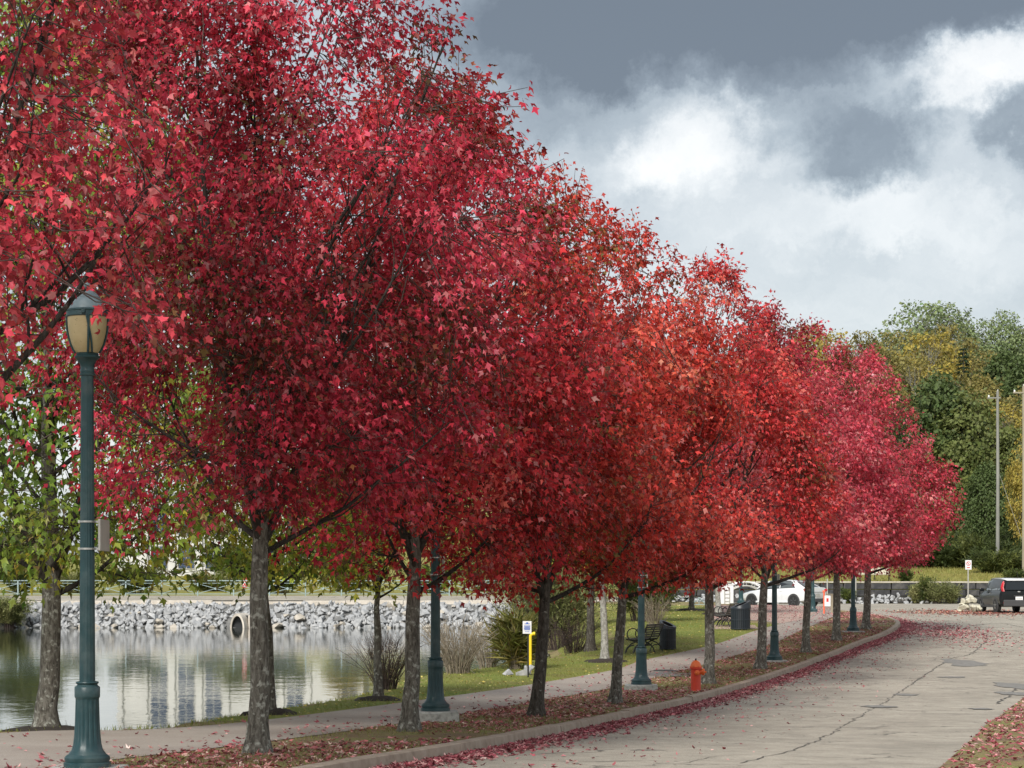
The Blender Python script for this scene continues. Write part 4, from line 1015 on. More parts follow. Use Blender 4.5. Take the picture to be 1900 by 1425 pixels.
# ------------------------------------------------------------------ railing on the far bank
fence = empty('railing', (0, 0, 0), 0, 'long pale teal railing with crossed braces along the far bank road', 'railing')
yf = 145.0; z0 = 1.90; xs = np.arange(-37, 2.4, 2.35)
for i, x in enumerate(xs):
    MB().box((x, yf, z0 + .48), (.08, .08, 1.02)).build('post', 'teal_fence', fence)
    if i < len(xs) - 1:
        x1 = xs[i + 1]; xm = (x + x1) / 2; w = x1 - x - .09
        for zz, d in ((.97, .06), (.10, .05), (.80, .03)): MB().box((xm, yf, z0 + zz), (w, d * .8, d)).build('rail', 'teal_fence', fence)
        a = math.atan2(.62, w)
        for s in (1, -1): MB().box((xm, yf + .025 * s, z0 + .45), (math.hypot(w, .62) - .05, .02, .035), roty(s * a)).build('brace', 'teal_fence', fence)
        MB().lathe([(.09, -.02), (.09, .02)], 10, c=(0, 0, 0)).build('boss', 'teal_fence', fence, loc=(xm, yf - .05, z0 + .45)).rotation_euler = (PI / 2, 0, 0)
p = at(454, 1079, 145.6); o = empty('warning_sign', (p.x, p.y, 1.9), 0, 'red and white chequered warning sign on the far bank behind the railing', 'sign')
MB().tube([(0, 0, -.1), (0, 0, 1.25)], .03, 8).build('pole', 'signback', o)
pn = MB().box((0, -.04, .85), (.30, .015, .70)).build('panel', 'red', o)
for a_ in range(3):
    for b_ in range(5):
        if (a_ + b_) % 2: MB().box((-.10 + a_ * .10, -.05, .60 + b_ * .125), (.085, .006, .09)).build('white_square', 'white', pn)
# arched footbridge rail and white utility box beyond the plaza
p = at(1385, 1116, 124); ab = empty('arched_railing', (p.x, p.y, 1.5), 0, 'pale arched footbridge railing beyond the brick plaza', 'railing')
for dy in (0, 1.6):
    for r_, nm in ((1.75, 'arch'), (1.45, 'arch')):
        MB().tube([(1.5 * r_ / 1.75 * math.cos(t), dy, r_ * .72 * math.sin(t)) for t in np.linspace(PI, 0, 20)], .035, 8).build(nm, 'signback' if r_ < 1.6 else 'white', ab, smooth=True)
    for t in np.linspace(.5, PI - .5, 7): MB().tube([(1.24 * math.cos(t), dy, 1.04 * math.sin(t)), (1.5 * math.cos(t), dy, 1.26 * math.sin(t))], .018, 6).build('spoke', 'signback', ab)
    MB().tube([(-1.5, dy, .05), (1.5, dy, .05)], .03, 6).build('bottom_rail', 'signback', ab)
p = at(1346, 1122, 122); wb = empty('utility_box', (p.x, p.y, p.z), rad(8), 'white utility box with a small steel ladder beyond the brick plaza', 'utility box')
MB().box((0, 0, .55), (.80, .5, 1.1)).build('cabinet', 'white', wb, bevel=.02); MB().box((-.0, 0, 1.12), (.88, .58, .05)).build('lid', 'white', wb, bevel=.01)
for x in (-.12, .16): MB().box((x, -.30, .50), (.03, .03, .95)).build('ladder_rail', 'signback', wb)
for k in range(4): MB().box((.02, -.30, .2 + k * .2), (.26, .02, .02)).build('rung', 'signback', wb)
p = at(1297, 1124, 118); tr_ = empty('triangle_rail', (p.x, p.y, 1.5), 0, 'low pale green triangular rail at the top of the lawn', 'railing')
MB().tube([(-.4, 0, 0), (0, 0, .42), (.42, 0, 0)], .03, 6).build('frame', 'teal_fence', tr_); MB().tube([(-.45, 0, .04), (.45, 0, .04)], .025, 6).build('bottom_rail', 'teal_fence', tr_); MB().tube([(0, 0, .42), (0, 0, .02)], .02, 6).build('strut', 'teal_fence', tr_)

# ------------------------------------------------------------------ building behind the far bank (its windows mirror in the pond)
bx0, bx1, by = -33.0, -12.5, 186.0; bz = 3.0
bl = empty('building', ((bx0 + bx1) / 2, by, bz), 0, 'pale building with tall dark blue windows behind the pond trees', 'building')
W = bx1 - bx0
MB().box((0, 4.0, 3.5), (W, 8, 7.0)).build('wall', 'bwall', bl)
MB().box((0, 3.9, 7.15), (W + .8, 9.0, .3)).build('roof', 'broof', bl)
nb = 9; bw = W / nb
for i in range(nb + 1): MB().box((-W / 2 + i * bw if 0 < i < nb else (-W / 2 + .16 if i == 0 else W / 2 - .16), -.12, 3.4), (.42, .26, 6.8)).build('pilaster', 'bwall', bl)
for i in range(nb):
    if i in (0, 4, 7): continue
    for z, h_ in ((1.9, 2.0), (5.0, 2.6)):
        wn = MB().box((-W / 2 + (i + .5) * bw, -.03, z), (bw * .62, .10, h_)).build('window', 'signback', bl)
        for k in (-1, 1): MB().box((-W / 2 + (i + .5) * bw + k * bw * .15, -.06, z), (bw * .27, .10, h_ - .16)).build('pane', 'bpane', wn)

# ------------------------------------------------------------------ utility poles
for i, (px, ty, Y, mt, lb) in enumerate(((1851, 726, 150, 'pole', 'tall grey wooden utility pole before the right hand wood'), (1899, 716, 146, 'pole_tan', 'tan wooden utility pole cut by the right edge of the photo'))):
    X = (px - 950) / F * Y; zb_ = float(z_base(np.array(X), np.array(float(Y)))); top = CAMZ + (HOR - ty) / F * Y
    o = empty('utility_pole', (X, Y, zb_), 0, lb, 'utility pole', 'utility poles')
    MB().tube([(0, 0, -.5), (.02, 0, (top - zb_) * .5), (0, 0, top - zb_)], [.13, .115, .09] if i == 0 else [.10, .09, .075], 12).build('pole', mt, o, smooth=True)
    MB().box((-.25, -.05, top - zb_ - .45), (.9, .08, .09)).build('crossarm', mt, o); MB().lathe([(.05, 0), (.06, .06), (.03, .14)], 8, c=(-.6, -.05, top - zb_ - .4)).build('insulator', 'white', o)
    MB().tube([(0, 0, top - zb_ - .1), (.02, 0, top - zb_ + .12)], .05, 8).build('cap', 'signback', o)
    MB().tube([(.1, 0, (top - zb_) * .55), (2.6, 1.0, .2)], .012, 5).build('guy_wire', 'signback', o)

# ------------------------------------------------------------------ shrubs, reeds and dry brush
def make_shrub(name, loc, H, R, n, pal, seed, label, cat='shrub', group=None, leaves=14, lsize=.10, tpl=LEAFN, stem='twig', sub=4, arch=.6, srad=.009, leafmat='leaf', ztop=None):
    rg = np.random.default_rng(seed); root = empty(name, loc, 0, label, cat, group); br, LP, LT, LN = [], [], [], []
    for i in range(n):
        az = rg.uniform(0, 2 * PI); r0 = .22 * R * math.sqrt(rg.random()); h = H * rg.uniform(.55, 1.0); out = R * rg.random() ** .6 * rg.uniform(.5, 1.0); k = 6; s = np.linspace(0, 1, k)
        p = np.c_[(r0 + out * s ** 1.5) * math.cos(az), (r0 + out * s ** 1.5) * math.sin(az), h * (s * (1 + arch * .5) - arch * .5 * s ** 2.2) - .08]
        p += rg.normal(0, .018 * H, p.shape) * s[:, None]; br.append((p, srad * np.linspace(1, .35, k) * rg.uniform(.7, 1.3)))
        tips = [p]
        for j in range(sub):
            i0 = rg.integers(1, k - 1); d = norm(p[i0 + 1] - p[i0] + rg.normal(0, .35, 3) * np.linalg.norm(p[i0 + 1] - p[i0]) * 1.6); l = H * rg.uniform(.12, .34)
            q = np.array([p[i0], p[i0] + d * l * .5 + rg.normal(0, .03 * l, 3), p[i0] + d * l + np.array([0, 0, .08 * l])]); br.append((q, srad * .55 * np.array([1, .7, .4]))); tips.append(q)
        for q in tips:
            m = leaves if q is p else max(leaves // 2, 0)
            if not m: continue
            u = rg.uniform(.25, 1, m) * (len(q) - 1); i0 = np.minimum(u.astype(int), len(q) - 2); f = (u - i0)[:, None]
            P = q[i0] * (1 - f) + q[i0 + 1] * f + rg.normal(0, .035 * H, (m, 3)); LP.append(P)
            LT.append(norm(norm(q[i0 + 1] - q[i0]) + rg.normal(0, .6, (m, 3)))); LN.append(norm(np.array([0, -.2, .7]) + rg.normal(0, .5, (m, 3))))
    tv, tt = tubes_arrays(br, lambda r: 4 if r > .012 else 3); o = raw_mesh('stems', tv, tt, stem, root, smooth=True); o['kind'] = 'stuff'
    if LP:
        LP, LT, LN = np.vstack(LP), np.vstack(LT), np.vstack(LN); V, T, k = leaf_arrays(LP, LT, LN, lsize * rg.uniform(.6, 1.35, len(LP)), tpl)
        nz_ = Noise3(rg, 8, 2.5 / max(R, .4)); w = np.clip(.5 + .3 * nz_(LP) + rg.normal(0, .15, len(LP)), 0, .999)
        st = np.array([q[0] for q in pal]); cc = np.array([q[1] for q in pal]); col = np.stack([np.interp(w, st, cc[:, i]) for i in range(3)], -1) * np.exp(rg.normal(0, .2, (len(LP), 1)))
        o = raw_mesh('foliage', V, T, leafmat, root, tint=np.repeat(np.clip(col, .003, .9), k, axis=0)); o['kind'] = 'stuff'
    return root
PALEG = [(0, (.10, .12, .035)), (.5, (.24, .26, .10)), (1, (.42, .40, .18))]
MIDG = [(0, (.04, .065, .018)), (.5, (.09, .125, .03)), (1, (.20, .21, .05))]
REED = [(0, (.10, .13, .03)), (.5, (.22, .22, .06)), (1, (.42, .33, .12))]
BLADE = (np.array([(0, 0, 0), (.028, .4, .01), (0, 1, -.08), (-.028, .4, .01)]), np.array([(0, 1, 2), (0, 2, 3)]))
BRN = [(0, (.10, .06, .04)), (.6, (.20, .13, .08)), (1, (.30, .16, .09))]
GS = 'shrubs and reeds by the pond'
make_shrub('bare_shrub', on_left(55, 1362, 34.5), 1.0, .75, 46, BRN, 301, 'leafless twiggy shrub at the water left of the green maple trunk', 'shrub', GS, 2, .03)
make_shrub('bare_shrub', on_left(128, 1362, 34.0), .9, .45, 30, BRN, 302, 'leafless twiggy shrub between the green maple trunk and nearest lamp', 'shrub', GS, 2, .03)
make_shrub('bare_shrub', on_left(716, 1302, 47.5), 1.35, 1.0, 90, BRN, 303, 'brown twiggy shrub at the water around the slender tree', 'shrub', GS, 5, .045)
make_shrub('dry_brush', on_left(850, 1276, 55), 1.55, 1.25, 110, REED, 304, 'tall straw coloured brush at the water right of the second lamp', 'shrub', GS, 0, .05, stem='twig_pale', srad=.012, arch=.2)
make_shrub('dry_brush', on_left(905, 1266, 58), 1.3, .9, 70, REED, 305, 'straw coloured brush just left of the green reeds', 'shrub', GS, 0, .05, stem='twig_pale', srad=.012, arch=.2)
make_shrub('reed_clump', on_left(955, 1258, 57), 1.35, .55, 150, REED, 306, 'clump of green and yellow reeds left of the white notice', 'reeds', GS, 9, .55, tpl=BLADE, stem='twig_pale', sub=0, arch=.15)
make_shrub('willow_shrub', on_left(1040, 1195, 84), 3.6, 2.2, 150, PALEG, 307, 'large pale willow shrub at the right end of the pond', 'shrub', GS, 28, .17, arch=.8)
make_shrub('willow_shrub', on_left(1000, 1190, 100), 3.8, 2.6, 120, PALEG, 308, 'pale leafy shrub hanging over the stone bank end', 'shrub', GS, 28, .2, arch=.9)
make_shrub('willow_shrub', on_left(1195, 1175, 86), 3.0, 2.3, 140, MIDG, 309, 'green shrub directly behind the bench', 'shrub', GS, 28, .17, arch=.8)
make_shrub('willow_shrub', on_left(1225, 1165, 100), 3.4, 2.2, 110, MIDG, 310, 'dense green shrub above the lawn behind the litter bin', 'shrub', GS, 28, .2, arch=.8)
make_shrub('bare_shrub', on_left(1065, 1205, 72), 1.5, 1.3, 80, BRN, 311, 'tangled bare shrub right of the split maple trunk', 'shrub', GS, 2, .06)
make_shrub('bare_shrub', on_left(1216, 1185, 80), 1.3, 1.0, 60, BRN, 312, 'reddish bare twigs above the bench back', 'shrub', GS, 3, .06, stem='twig_pale')
make_shrub('bank_bush', (*at(18, 0, 133)[:2], .05), 1.75, 1.5, 110, PALEG, 313, 'rounded pale green bush at the left end of the stone bank', 'shrub', GS, 40, .17, arch=.9)
make_shrub('bank_bush', (*at(-30, 0, 133)[:2], .05), 2.0, 1.6, 80, PALEG, 314, 'pale green bush cut by the left edge of the photo', 'shrub', GS, 36, .17, arch=.9)
for i, (px, Y, H_, R_, pal, lb) in enumerate([(1738, 131, 1.5, .9, PALEG, 'tall light green weeds before the wall left of the boulders'), (1765, 131.4, 1.2, .7, PALEG, 'light green weeds just left of the boulder heap'), (1720, 131.6, 1.7, .6, MIDG, 'dark weeds rising above the wall coping'), (1680, 134.6, .9, .5, MIDG, 'small dark shrub on top of the wall'),
                                              (1700, 132, 1.2, .5, PALEG, 'thin pale weeds at the wall foot'), (1575, 132, .9, .6, MIDG, 'low green weeds left of the far bench wall'), (1490, 132, 1.0, .8, MIDG, 'green weeds behind the white car'), (1880, 134.8, .9, .8, MIDG, 'green weeds above the black car roof')]):
    X = (px - 950) / F * Y; z = float(z_base(np.array(X), np.array(Y))) if Y > 133.5 else 1.45
    make_shrub('weed_clump', (X, Y, z), H_, R_, 60, pal, 330 + i, lb, 'weeds', 'weeds along the wall', 16, .17, arch=.4)
g = on_left(962, 1256, 54); rk = empty('shore_rock', g, 0, 'pale grey rocks at the shore below the reeds', 'rocks'); rg = np.random.default_rng(8)
for (x, y, z, s) in [(0, 0, .08, .45), (.22, .15, .12, .4), (-.25, .1, .05, .35), (.3, .4, .15, .3)]: put_stone(rk, (x, y, z), s, stone_me[rg.integers(10)], rg)
# hedge and bushes behind the railing
rg = np.random.default_rng(77)
GB = 'bushes behind the far railing'
ends = ['at the left edge of the photo', 'left of the nearest lamp post', 'right of the nearest lamp post', 'left of the big maple trunk', 'right of the big maple trunk', 'left of the forked maple', 'right of the second lamp post', 'left of the split maple trunk', 'right of the split maple trunk']
hedge = [make_shrub('bank_bush', (0, 0, 0), 2.0, 2.2, 60, pal, 350 + k, None, None, None, 40, .26, arch=.8) for k, pal in enumerate((MIDG, PALEG))]
for i, px in enumerate((20, 130, 250, 380, 520, 640, 800, 900, 1010)):
    o = hedge[i] if i < 2 else copy_tree(hedge[i % 2]); X = (px - 950) / F * 150
    o.location = (X, 149.5 + rg.uniform(0, 4), 1.95); o.rotation_euler.z = i * 2.1; k = rg.uniform(.75, 1.2); o.scale = (1, 1, k)
    tag(o, 'green bush behind the far railing ' + ends[i], 'shrub', GB)

# ------------------------------------------------------------------ the wood on the hill: prototypes copied with their own colour
def forest_proto(kind, seed):
    rg = np.random.default_rng(seed)
    W1 = [(0, (.42, .45, .45)), (.5, (.95, .95, .9)), (1, (1.9, 1.7, 1.2))]
    if kind == 'broad': return make_tree('wood_tree', (0, 0, 0), 11, 1.6, 3.8, .2, W1, seed, None, None, None, LEAF2, 1000, 19, .27, leafmat='leaf_obj', twig=False, shoots=25, spread=.36, fork=2, gap=0.0, clump=.7, bark='bark_dark', leafjit=.25)
    if kind == 'airy': return make_tree('wood_tree', (0, 0, 0), 12, 2.2, 3.2, .14, W1, seed, None, None, None, LEAF2, 700, 15, .23, leafmat='leaf_obj', twig=1.6, shoots=40, spread=.32, fork=3, gap=.08, bark='bark_pale', leafjit=.3, prof=[.3, .5, .7, .9, 1, .97, .85, .62, .4, .12])
    # spruce
    root = empty('spruce_tree'); H = 12.0; LP, LT, LN, br = [], [], [], [(np.array([(0, 0, -.2), (0, 0, 5), (0, 0, H * .97)]), np.array([.18, .11, .02]))]
    z = .9
    while z < H * .98:
        r = 2.5 * (1 - z / H) ** .85 + .1
        for k in range(int(5 + 4 * (1 - z / H))):
            az = rg.uniform(0, 2 * PI); l = r * rg.uniform(.7, 1.1); d = np.array([math.cos(az), math.sin(az), -.22]); p0 = np.array([0, 0, z]); p1 = p0 + d * l; br.append((np.array([p0, (p0 + p1) / 2, p1]), np.array([.03, .02, .008])))
            m = int(10 + 22 * l); u = rg.uniform(.12, 1, m)[:, None]; LP.append(p0 + (p1 - p0) * u + rg.normal(0, .07, (m, 3)) * np.array([1, 1, .6])); side = norm(np.cross(d, [0, 0, 1])) * rg.choice([-1, 1], (m, 1))
            LT.append(norm(d * .8 + side * .8 + rg.normal(0, .25, (m, 3)) + np.array([0, 0, -.25]))); LN.append(norm(np.array([0, 0, 1.]) + rg.normal(0, .3, (m, 3))))
        z += .30
    LP, LT, LN = np.vstack(LP), np.vstack(LT), np.vstack(LN); V, T, k = leaf_arrays(LP, LT, LN, .36 * rg.uniform(.6, 1.2, len(LP)), LEAFN)
    o = raw_mesh('crown', V, T, 'leaf_obj', root, tint=np.repeat(np.exp(rg.normal(0, .25, (len(LP), 1))) * np.ones(3), k, axis=0)); o['kind'] = 'stuff'
    tv, tt = tubes_arrays(br, lambda r: 6 if r > .1 else 3); raw_mesh('trunk', tv, tt, 'bark_dark', root, smooth=True)
    return root
protos = {'broad': [forest_proto('broad', 401), forest_proto('broad', 402), forest_proto('broad', 403)], 'airy': [forest_proto('airy', 411), forest_proto('airy', 412)], 'spruce': [forest_proto('spruce', 421)]}
used = set(); cnt_f = {}
DKG, MDG, OLV, YEL, LTG, SPR = (.105, .15, .048), (.17, .20, .058), (.29, .25, .075), (.48, .38, .08), (.27, .34, .15), (.035, .065, .03)
CN = {DKG: 'dark green', MDG: 'mid green', OLV: 'olive brown', YEL: 'yellow', LTG: 'light green', SPR: 'dark'}
GW = 'trees of the wood on the hill'
# px of the trunk, photo row of the top, distance, kind, colour, width factor, where
wood = [(1742, 700, 168, 'broad', DKG, 1.0, 'right of the last red maple'), (1800, 730, 165, 'broad', MDG, 1.0, 'left of the grey utility pole'), (1880, 800, 163, 'broad', MDG, .8, 'between the two utility poles'), (1835, 860, 160, 'broad', DKG, .75, 'right behind the grey pole, low'),
        (1960, 760, 166, 'broad', DKG, 1.0, 'beyond the right edge'), (1690, 760, 170, 'broad', MDG, .9, 'half hidden by the last red maple'), (1860, 745, 176, 'airy', YEL, 1.0, 'at the top of the grey utility pole'), (1905, 770, 172, 'airy', YEL, 1.0, 'at the tan utility pole'),
        (1765, 690, 182, 'airy', OLV, 1.1, 'above the dark trees, left of the pole'), (1820, 700, 188, 'broad', OLV, .9, 'upper slope left of the pole'), (1700, 655, 200, 'airy', OLV, 1.1, 'over the last red crown'), (1640, 640, 205, 'airy', OLV, 1.1, 'behind the second last red crown'),
        (1720, 612, 214, 'airy', YEL, 1.15, 'on the skyline left of the tall light green ones'), (1760, 600, 222, 'airy', OLV, 1.1, 'under the tall light green crowns'), (1670, 610, 224, 'airy', OLV, 1.1, 'on the skyline above the red row end'), (1600, 612, 226, 'airy', OLV, 1.0, 'on the skyline left of the olive group'),
        (1540, 610, 230, 'airy', YEL, 1.0, 'on the skyline over the red crowns'), (1500, 600, 235, 'airy', YEL, .9, 'next to the spruce on the skyline'), (1710, 556, 236, 'airy', LTG, 1.15, 'tallest on the skyline, left one'), (1755, 560, 240, 'airy', LTG, 1.15, 'tallest on the skyline, middle one'),
        (1800, 590, 238, 'airy', LTG, 1.0, 'on the skyline right of the tallest pair'), (1858, 575, 240, 'airy', LTG, .9, 'slim on the skyline near the right edge'), (1900, 600, 240, 'airy', LTG, 1.0, 'on the skyline at the right edge'), (1870, 655, 205, 'broad', DKG, 1.0, 'dense round one high at the right'),
        (1910, 665, 200, 'broad', DKG, 1.0, 'dense round one high at the right edge'), (1830, 650, 215, 'airy', OLV, 1.0, 'beside the small spruce'), (1788, 640, 206, 'spruce', SPR, .55, 'small one among the olive trees'), (1430, 575, 240, 'spruce', SPR, .9, 'pointed one on the skyline left'),
        (1470, 605, 238, 'spruce', SPR, .8, 'second one on the skyline left'), (1390, 620, 240, 'airy', OLV, 1.0, 'behind the middle red crowns'), (1320, 700, 235, 'broad', MDG, 1.0, 'hidden behind the coral crowns'), (1580, 760, 180, 'broad', MDG, 1.0, 'behind the red row, lower slope'),
        (1480, 800, 185, 'broad', MDG, 1.0, 'behind the red row, left lower slope'), (1380, 830, 190, 'broad', DKG, 1.0, 'behind the orange red crown'), (1930, 690, 180, 'airy', OLV, 1.0, 'past the right edge on the slope'), (1260, 860, 195, 'broad', MDG, .9, 'behind the coral crown, left'),
        (1000, 930, 200, 'broad', MDG, 1.0, 'beyond the pond behind the split maple'), (900, 960, 190, 'broad', OLV, .9, 'beyond the pond right of the second lamp'), (1120, 900, 198, 'broad', DKG, 1.0, 'beyond the pond behind the pale barked tree'), (780, 975, 196, 'broad', MDG, .9, 'beyond the pond right of the building'),
        (60, 940, 180, 'broad', MDG, 1.0, 'beyond the pond at the left edge'), (-60, 900, 176, 'broad', DKG, 1.0, 'beyond the pond past the left edge'), (440, 1010, 172, 'broad', MDG, .7, 'before the pale building'), (640, 1000, 174, 'airy', YEL, .8, 'at the right end of the pale building'), (1908, 800, 153, 'airy', YEL, .55, 'low beside the tan utility pole')]
for i, (px, ty, Y, kd_, colr, wf, where) in enumerate(wood):
    pr = protos[kd_][i % len(protos[kd_])]; X = (px - 950) / F * Y; zb_ = float(z_base(np.array(X), np.array(float(Y)))); top = CAMZ + (HOR - ty) / F * Y
    o = pr if pr.name not in used else copy_tree(pr); used.add(o.name); used.add(pr.name)
    Hp = {'broad': 11.0, 'airy': 12.3, 'spruce': 12.0}[kd_]; sc = (top - zb_ + .3) / Hp
    o.location = (X, Y, zb_ - .3); w = max(sc, .75) * wf if kd_ != 'spruce' else sc * .9; o.scale = (w, w, sc); o.rotation_euler.z = i * 1.7
    for ch in o.children:
        if ch.name.startswith('crown'): ch.color = (*colr, 1)
    tag(o, CN[colr] + (' spruce, ' if kd_ == 'spruce' else ' tree, ') + where, 'tree', GW)
# low scrub along the foot of the wood
scrub = make_shrub('scrub_bush', (0, 0, 0), 2.2, 2.4, 70, [(0, (.04, .06, .022)), (.6, (.09, .12, .04)), (1, (.22, .24, .07))], 450, None, None, None, 40, .3, arch=.7)
for i, (px, Y) in enumerate([(1690, 158), (1722, 160), (1752, 158), (1785, 160), (1815, 157.5), (1845, 149), (1878, 152), (1910, 158), (1660, 160), (1620, 161), (1580, 162), (1540, 162), (1500, 162)]):
    X = (px - 950) / F * Y; wh = {1690: 'just right of the last red crown', 1722: 'well left of the parking sign', 1752: 'left of the parking sign', 1785: 'directly behind the parking sign', 1815: 'right of the parking sign', 1845: 'at the grey pole', 1878: 'between the two poles', 1910: 'at the right edge', 1660: 'above the far cream bench, right', 1620: 'above the far cream bench', 1580: 'left of the far cream bench', 1540: 'above the notice stand', 1500: 'above the white car'}[px]
    o = scrub if i == 0 else copy_tree(scrub); o.location = (X, Y, float(z_base(np.array(X), np.array(float(Y)))) - .1); o.rotation_euler.z = i * 1.3; o.scale = (1, 1, 1 + .25 * math.sin(i * 2.1))
    tag(o, 'dark scrub at the foot of the wood ' + wh, 'shrub', 'scrub at the foot of the wood')

# ================================================================== CARS
def loft(mb, st, mi=0):
    """st: list of closed cross-sections (same count)"""
    n = len(st[0]); v = np.array(st).reshape(-1, 3); k = len(st)
    f = [(i * n + j, i * n + (j + 1) % n, (i + 1) * n + (j + 1) % n, (i + 1) * n + j) for i in range(k - 1) for j in range(n)]
    f += [tuple(range(n - 1, -1, -1)), tuple((k - 1) * n + j for j in range(n))]
    return mb.add(v, f, mi)
def ring_section(y, w0, w1, w2, z0, z1, z2, crown=.02):
    """cross-section at y: bottom half width w0 at z0, shoulder w1 at z1, top w2 at z2"""
    h = [(w0 * .9, z0), (w0, z0 + .06), (w1, (z0 + z1) / 2), (w1 * .995, z1), (w2, z2), (w2 * .55, z2 + crown)]
    return [(x, y, z) for x, z in h] + [(-x, y, z) for x, z in h[::-1]]
def wheel(root, x, y, r, wd, rim, side):
    t = MB().lathe([(r * .62, -wd / 2), (r * .94, -wd / 2), (r, -wd * .35), (r, wd * .35), (r * .94, wd / 2), (r * .62, wd / 2)], 28).build('wheel', 'rubber', root, smooth=True)
    t.location = (x, y, r); t.rotation_euler = (0, PI / 2 * side, 0)
    MB().lathe([(r * .66, wd * .30), (r * .66, wd * .46), (r * .58, wd * .42), (r * .15, wd * .40), (r * .12, wd * .46), (.01, wd * .47)], 28).build('rim', rim, t, smooth=True)
    for k in range(5):
        a = k * 2 * PI / 5; MB().box((r * .38 * math.cos(a), r * .38 * math.sin(a), wd * .46), (r * .46, r * .14, .02), rotz(a)).build('spoke', rim, t)
    return t
def hatchback():
    o = empty('parked_car')    # forward = +y; length 4.1, width 1.8, height 1.6
    S = [(-2.03, .70, .80, .74, .42, .80, .98), (-1.95, .84, .89, .82, .34, .84, 1.02), (-1.5, .86, .90, .84, .28, .88, 1.03), (-.4, .86, .90, .84, .26, .88, 1.02), (.7, .86, .90, .83, .26, .87, .99), (1.15, .86, .89, .80, .27, .84, .96), (1.75, .84, .86, .70, .30, .78, .87), (2.03, .70, .76, .58, .40, .66, .74)]
    loft(MB(), [ring_section(y, *r) for y, *r in S]).build('body', 'car_black', o, smooth=True)
    G = [(-1.93, .80, .78, .66, 1.0, 1.2, 1.50), (-1.6, .81, .79, .67, 1.0, 1.25, 1.545), (-.4, .82, .80, .68, 1.0, 1.3, 1.57), (.35, .81, .79, .66, .98, 1.25, 1.53), (1.15, .78, .72, .58, .93, 1.0, 1.04)]
    gh = loft(MB(), [[(x, y, z) for x, z in ((r[0], r[3]), (r[1], r[4]), (r[2], r[5]), (-r[2], r[5]), (-r[1], r[4]), (-r[0], r[3]))] for y, *r in G]).build('greenhouse', 'car_black', o, smooth=True)
    # white roof
    loft(MB(), [[(x, y, z) for x, z in ((w, zz), (w * .9, zz + .035), (-w * .9, zz + .035), (-w, zz), (-w * .98, zz - .02), (w * .98, zz - .02))] for y, w, zz in ((-2.06, .58, 1.50), (-1.95, .66, 1.53), (-1.5, .69, 1.56), (-.4, .70, 1.585), (.3, .68, 1.555), (.42, .62, 1.52))]).build('roof', 'car_white', o, smooth=True)
    for s in (-1, 1):
        def side_glass(nm, y0, y1, zt0, zt1):
            v = [(s * .825, y0, 1.05), (s * .825, y1, 1.03), (s * .705, y1, zt1), (s * .705, y0, zt0)]
            v += [(x - s * .03, y, z) for x, y, z in v]
            MB().add(v, [(0, 1, 2, 3), (7, 6, 5, 4), (0, 4, 5, 1), (1, 5, 6, 2), (2, 6, 7, 3), (3, 7, 4, 0)]).build(nm, 'glass_grey', o)
        side_glass('side_window', -1.35, -.42, 1.47, 1.51); side_glass('side_window', -.34, .48, 1.51, 1.47); side_glass('quarter_window', -1.72, -1.44, 1.38, 1.44)
        MB().tube([(s * (.77 - .06 * abs(t)), -2.0 - .03 * t, 1.18 + .27 * t) for t in np.linspace(-1, 1, 9)], [.03, .05, .065, .07, .07, .07, .06, .05, .03], 8).build('tail_lamp', 'tail', o, smooth=True)
        MB().tube([(s * (.745 - .05 * abs(t)), -2.05, 1.18 + .2 * t) for t in np.linspace(-1, 1, 5)], .026, 6).build('lamp_lens', 'tail_pale', o, smooth=True)
        m = MB().box((s * 1.02, .62, 1.06), (.22, .12, .15)).build('mirror', 'car_black', o, bevel=.03)
        MB().box((s * .902, -.35, .90), (.02, .18, .025)).build('door_handle', 'steel', o); MB().box((s * .90, .1, .30), (.04, 2.3, .10)).build('sill', 'trim', o, bevel=.01)
        MB().lathe([(.05, 0), (.05, .02), (.04, .025)], 12).build('reflector', 'tail', o, loc=(s * .68, -2.02, .47)).rotation_euler = (PI / 2, 0, 0)
        for y in (1.28, -1.28):
            wa = MB().lathe([(.38, -.05), (.40, .0), (.38, .02), (.30, .02)], 28).build('wheel_arch', 'trim', o, smooth=True); wa.location = (s * .885, y, .35); wa.rotation_euler = (0, PI / 2 * s, 0)
            wheel(o, s * .80, y, .325, .22, 'rim', s)
    w = [(-.62, -1.985, 1.06), (.62, -1.985, 1.06), (.56, -1.965, 1.46), (-.56, -1.965, 1.46)]; w2 = [(x, y + .04, z) for x, y, z in w]
    MB().add(w + w2, [(0, 1, 2, 3), (7, 6, 5, 4), (0, 4, 5, 1), (1, 5, 6, 2), (2, 6, 7, 3), (3, 7, 4, 0)]).build('rear_window', 'glass', o)
    MB().box((0, -2.06, .45), (1.45, .08, .30)).build('rear_bumper', 'trim', o, bevel=.03)
    pl = MB().box((0, -2.075, .66), (.34, .02, .17)).build('number_plate', 'white', o, bevel=.004)
    for k in range(5): MB().box((-.11 + k * .055, -2.087, .655), (.028, .004, .07)).build('plate_mark', 'signback', pl)
    MB().box((0, -2.055, .97), (.12, .02, .05)).build('badge', 'steel', o, bevel=.01); MB().box((0, -2.05, .78), (.5, .02, .04)).build('tailgate_handle', 'trim', o)
    MB().tube([(0, -1.75, 1.57), (0, -1.85, 1.85)], .008, 5).build('antenna', 'iron', o)
    return o
suv = hatchback(); g = ground(1872, 1134); Yc = 103.6; suv.location = ((1868 - 950) / F * Yc, Yc, float(Zr(Yc)) - .118); suv.rotation_euler.z = rad(3)
tag(suv, 'black boxy hatchback with white roof parked at the right edge', 'car')
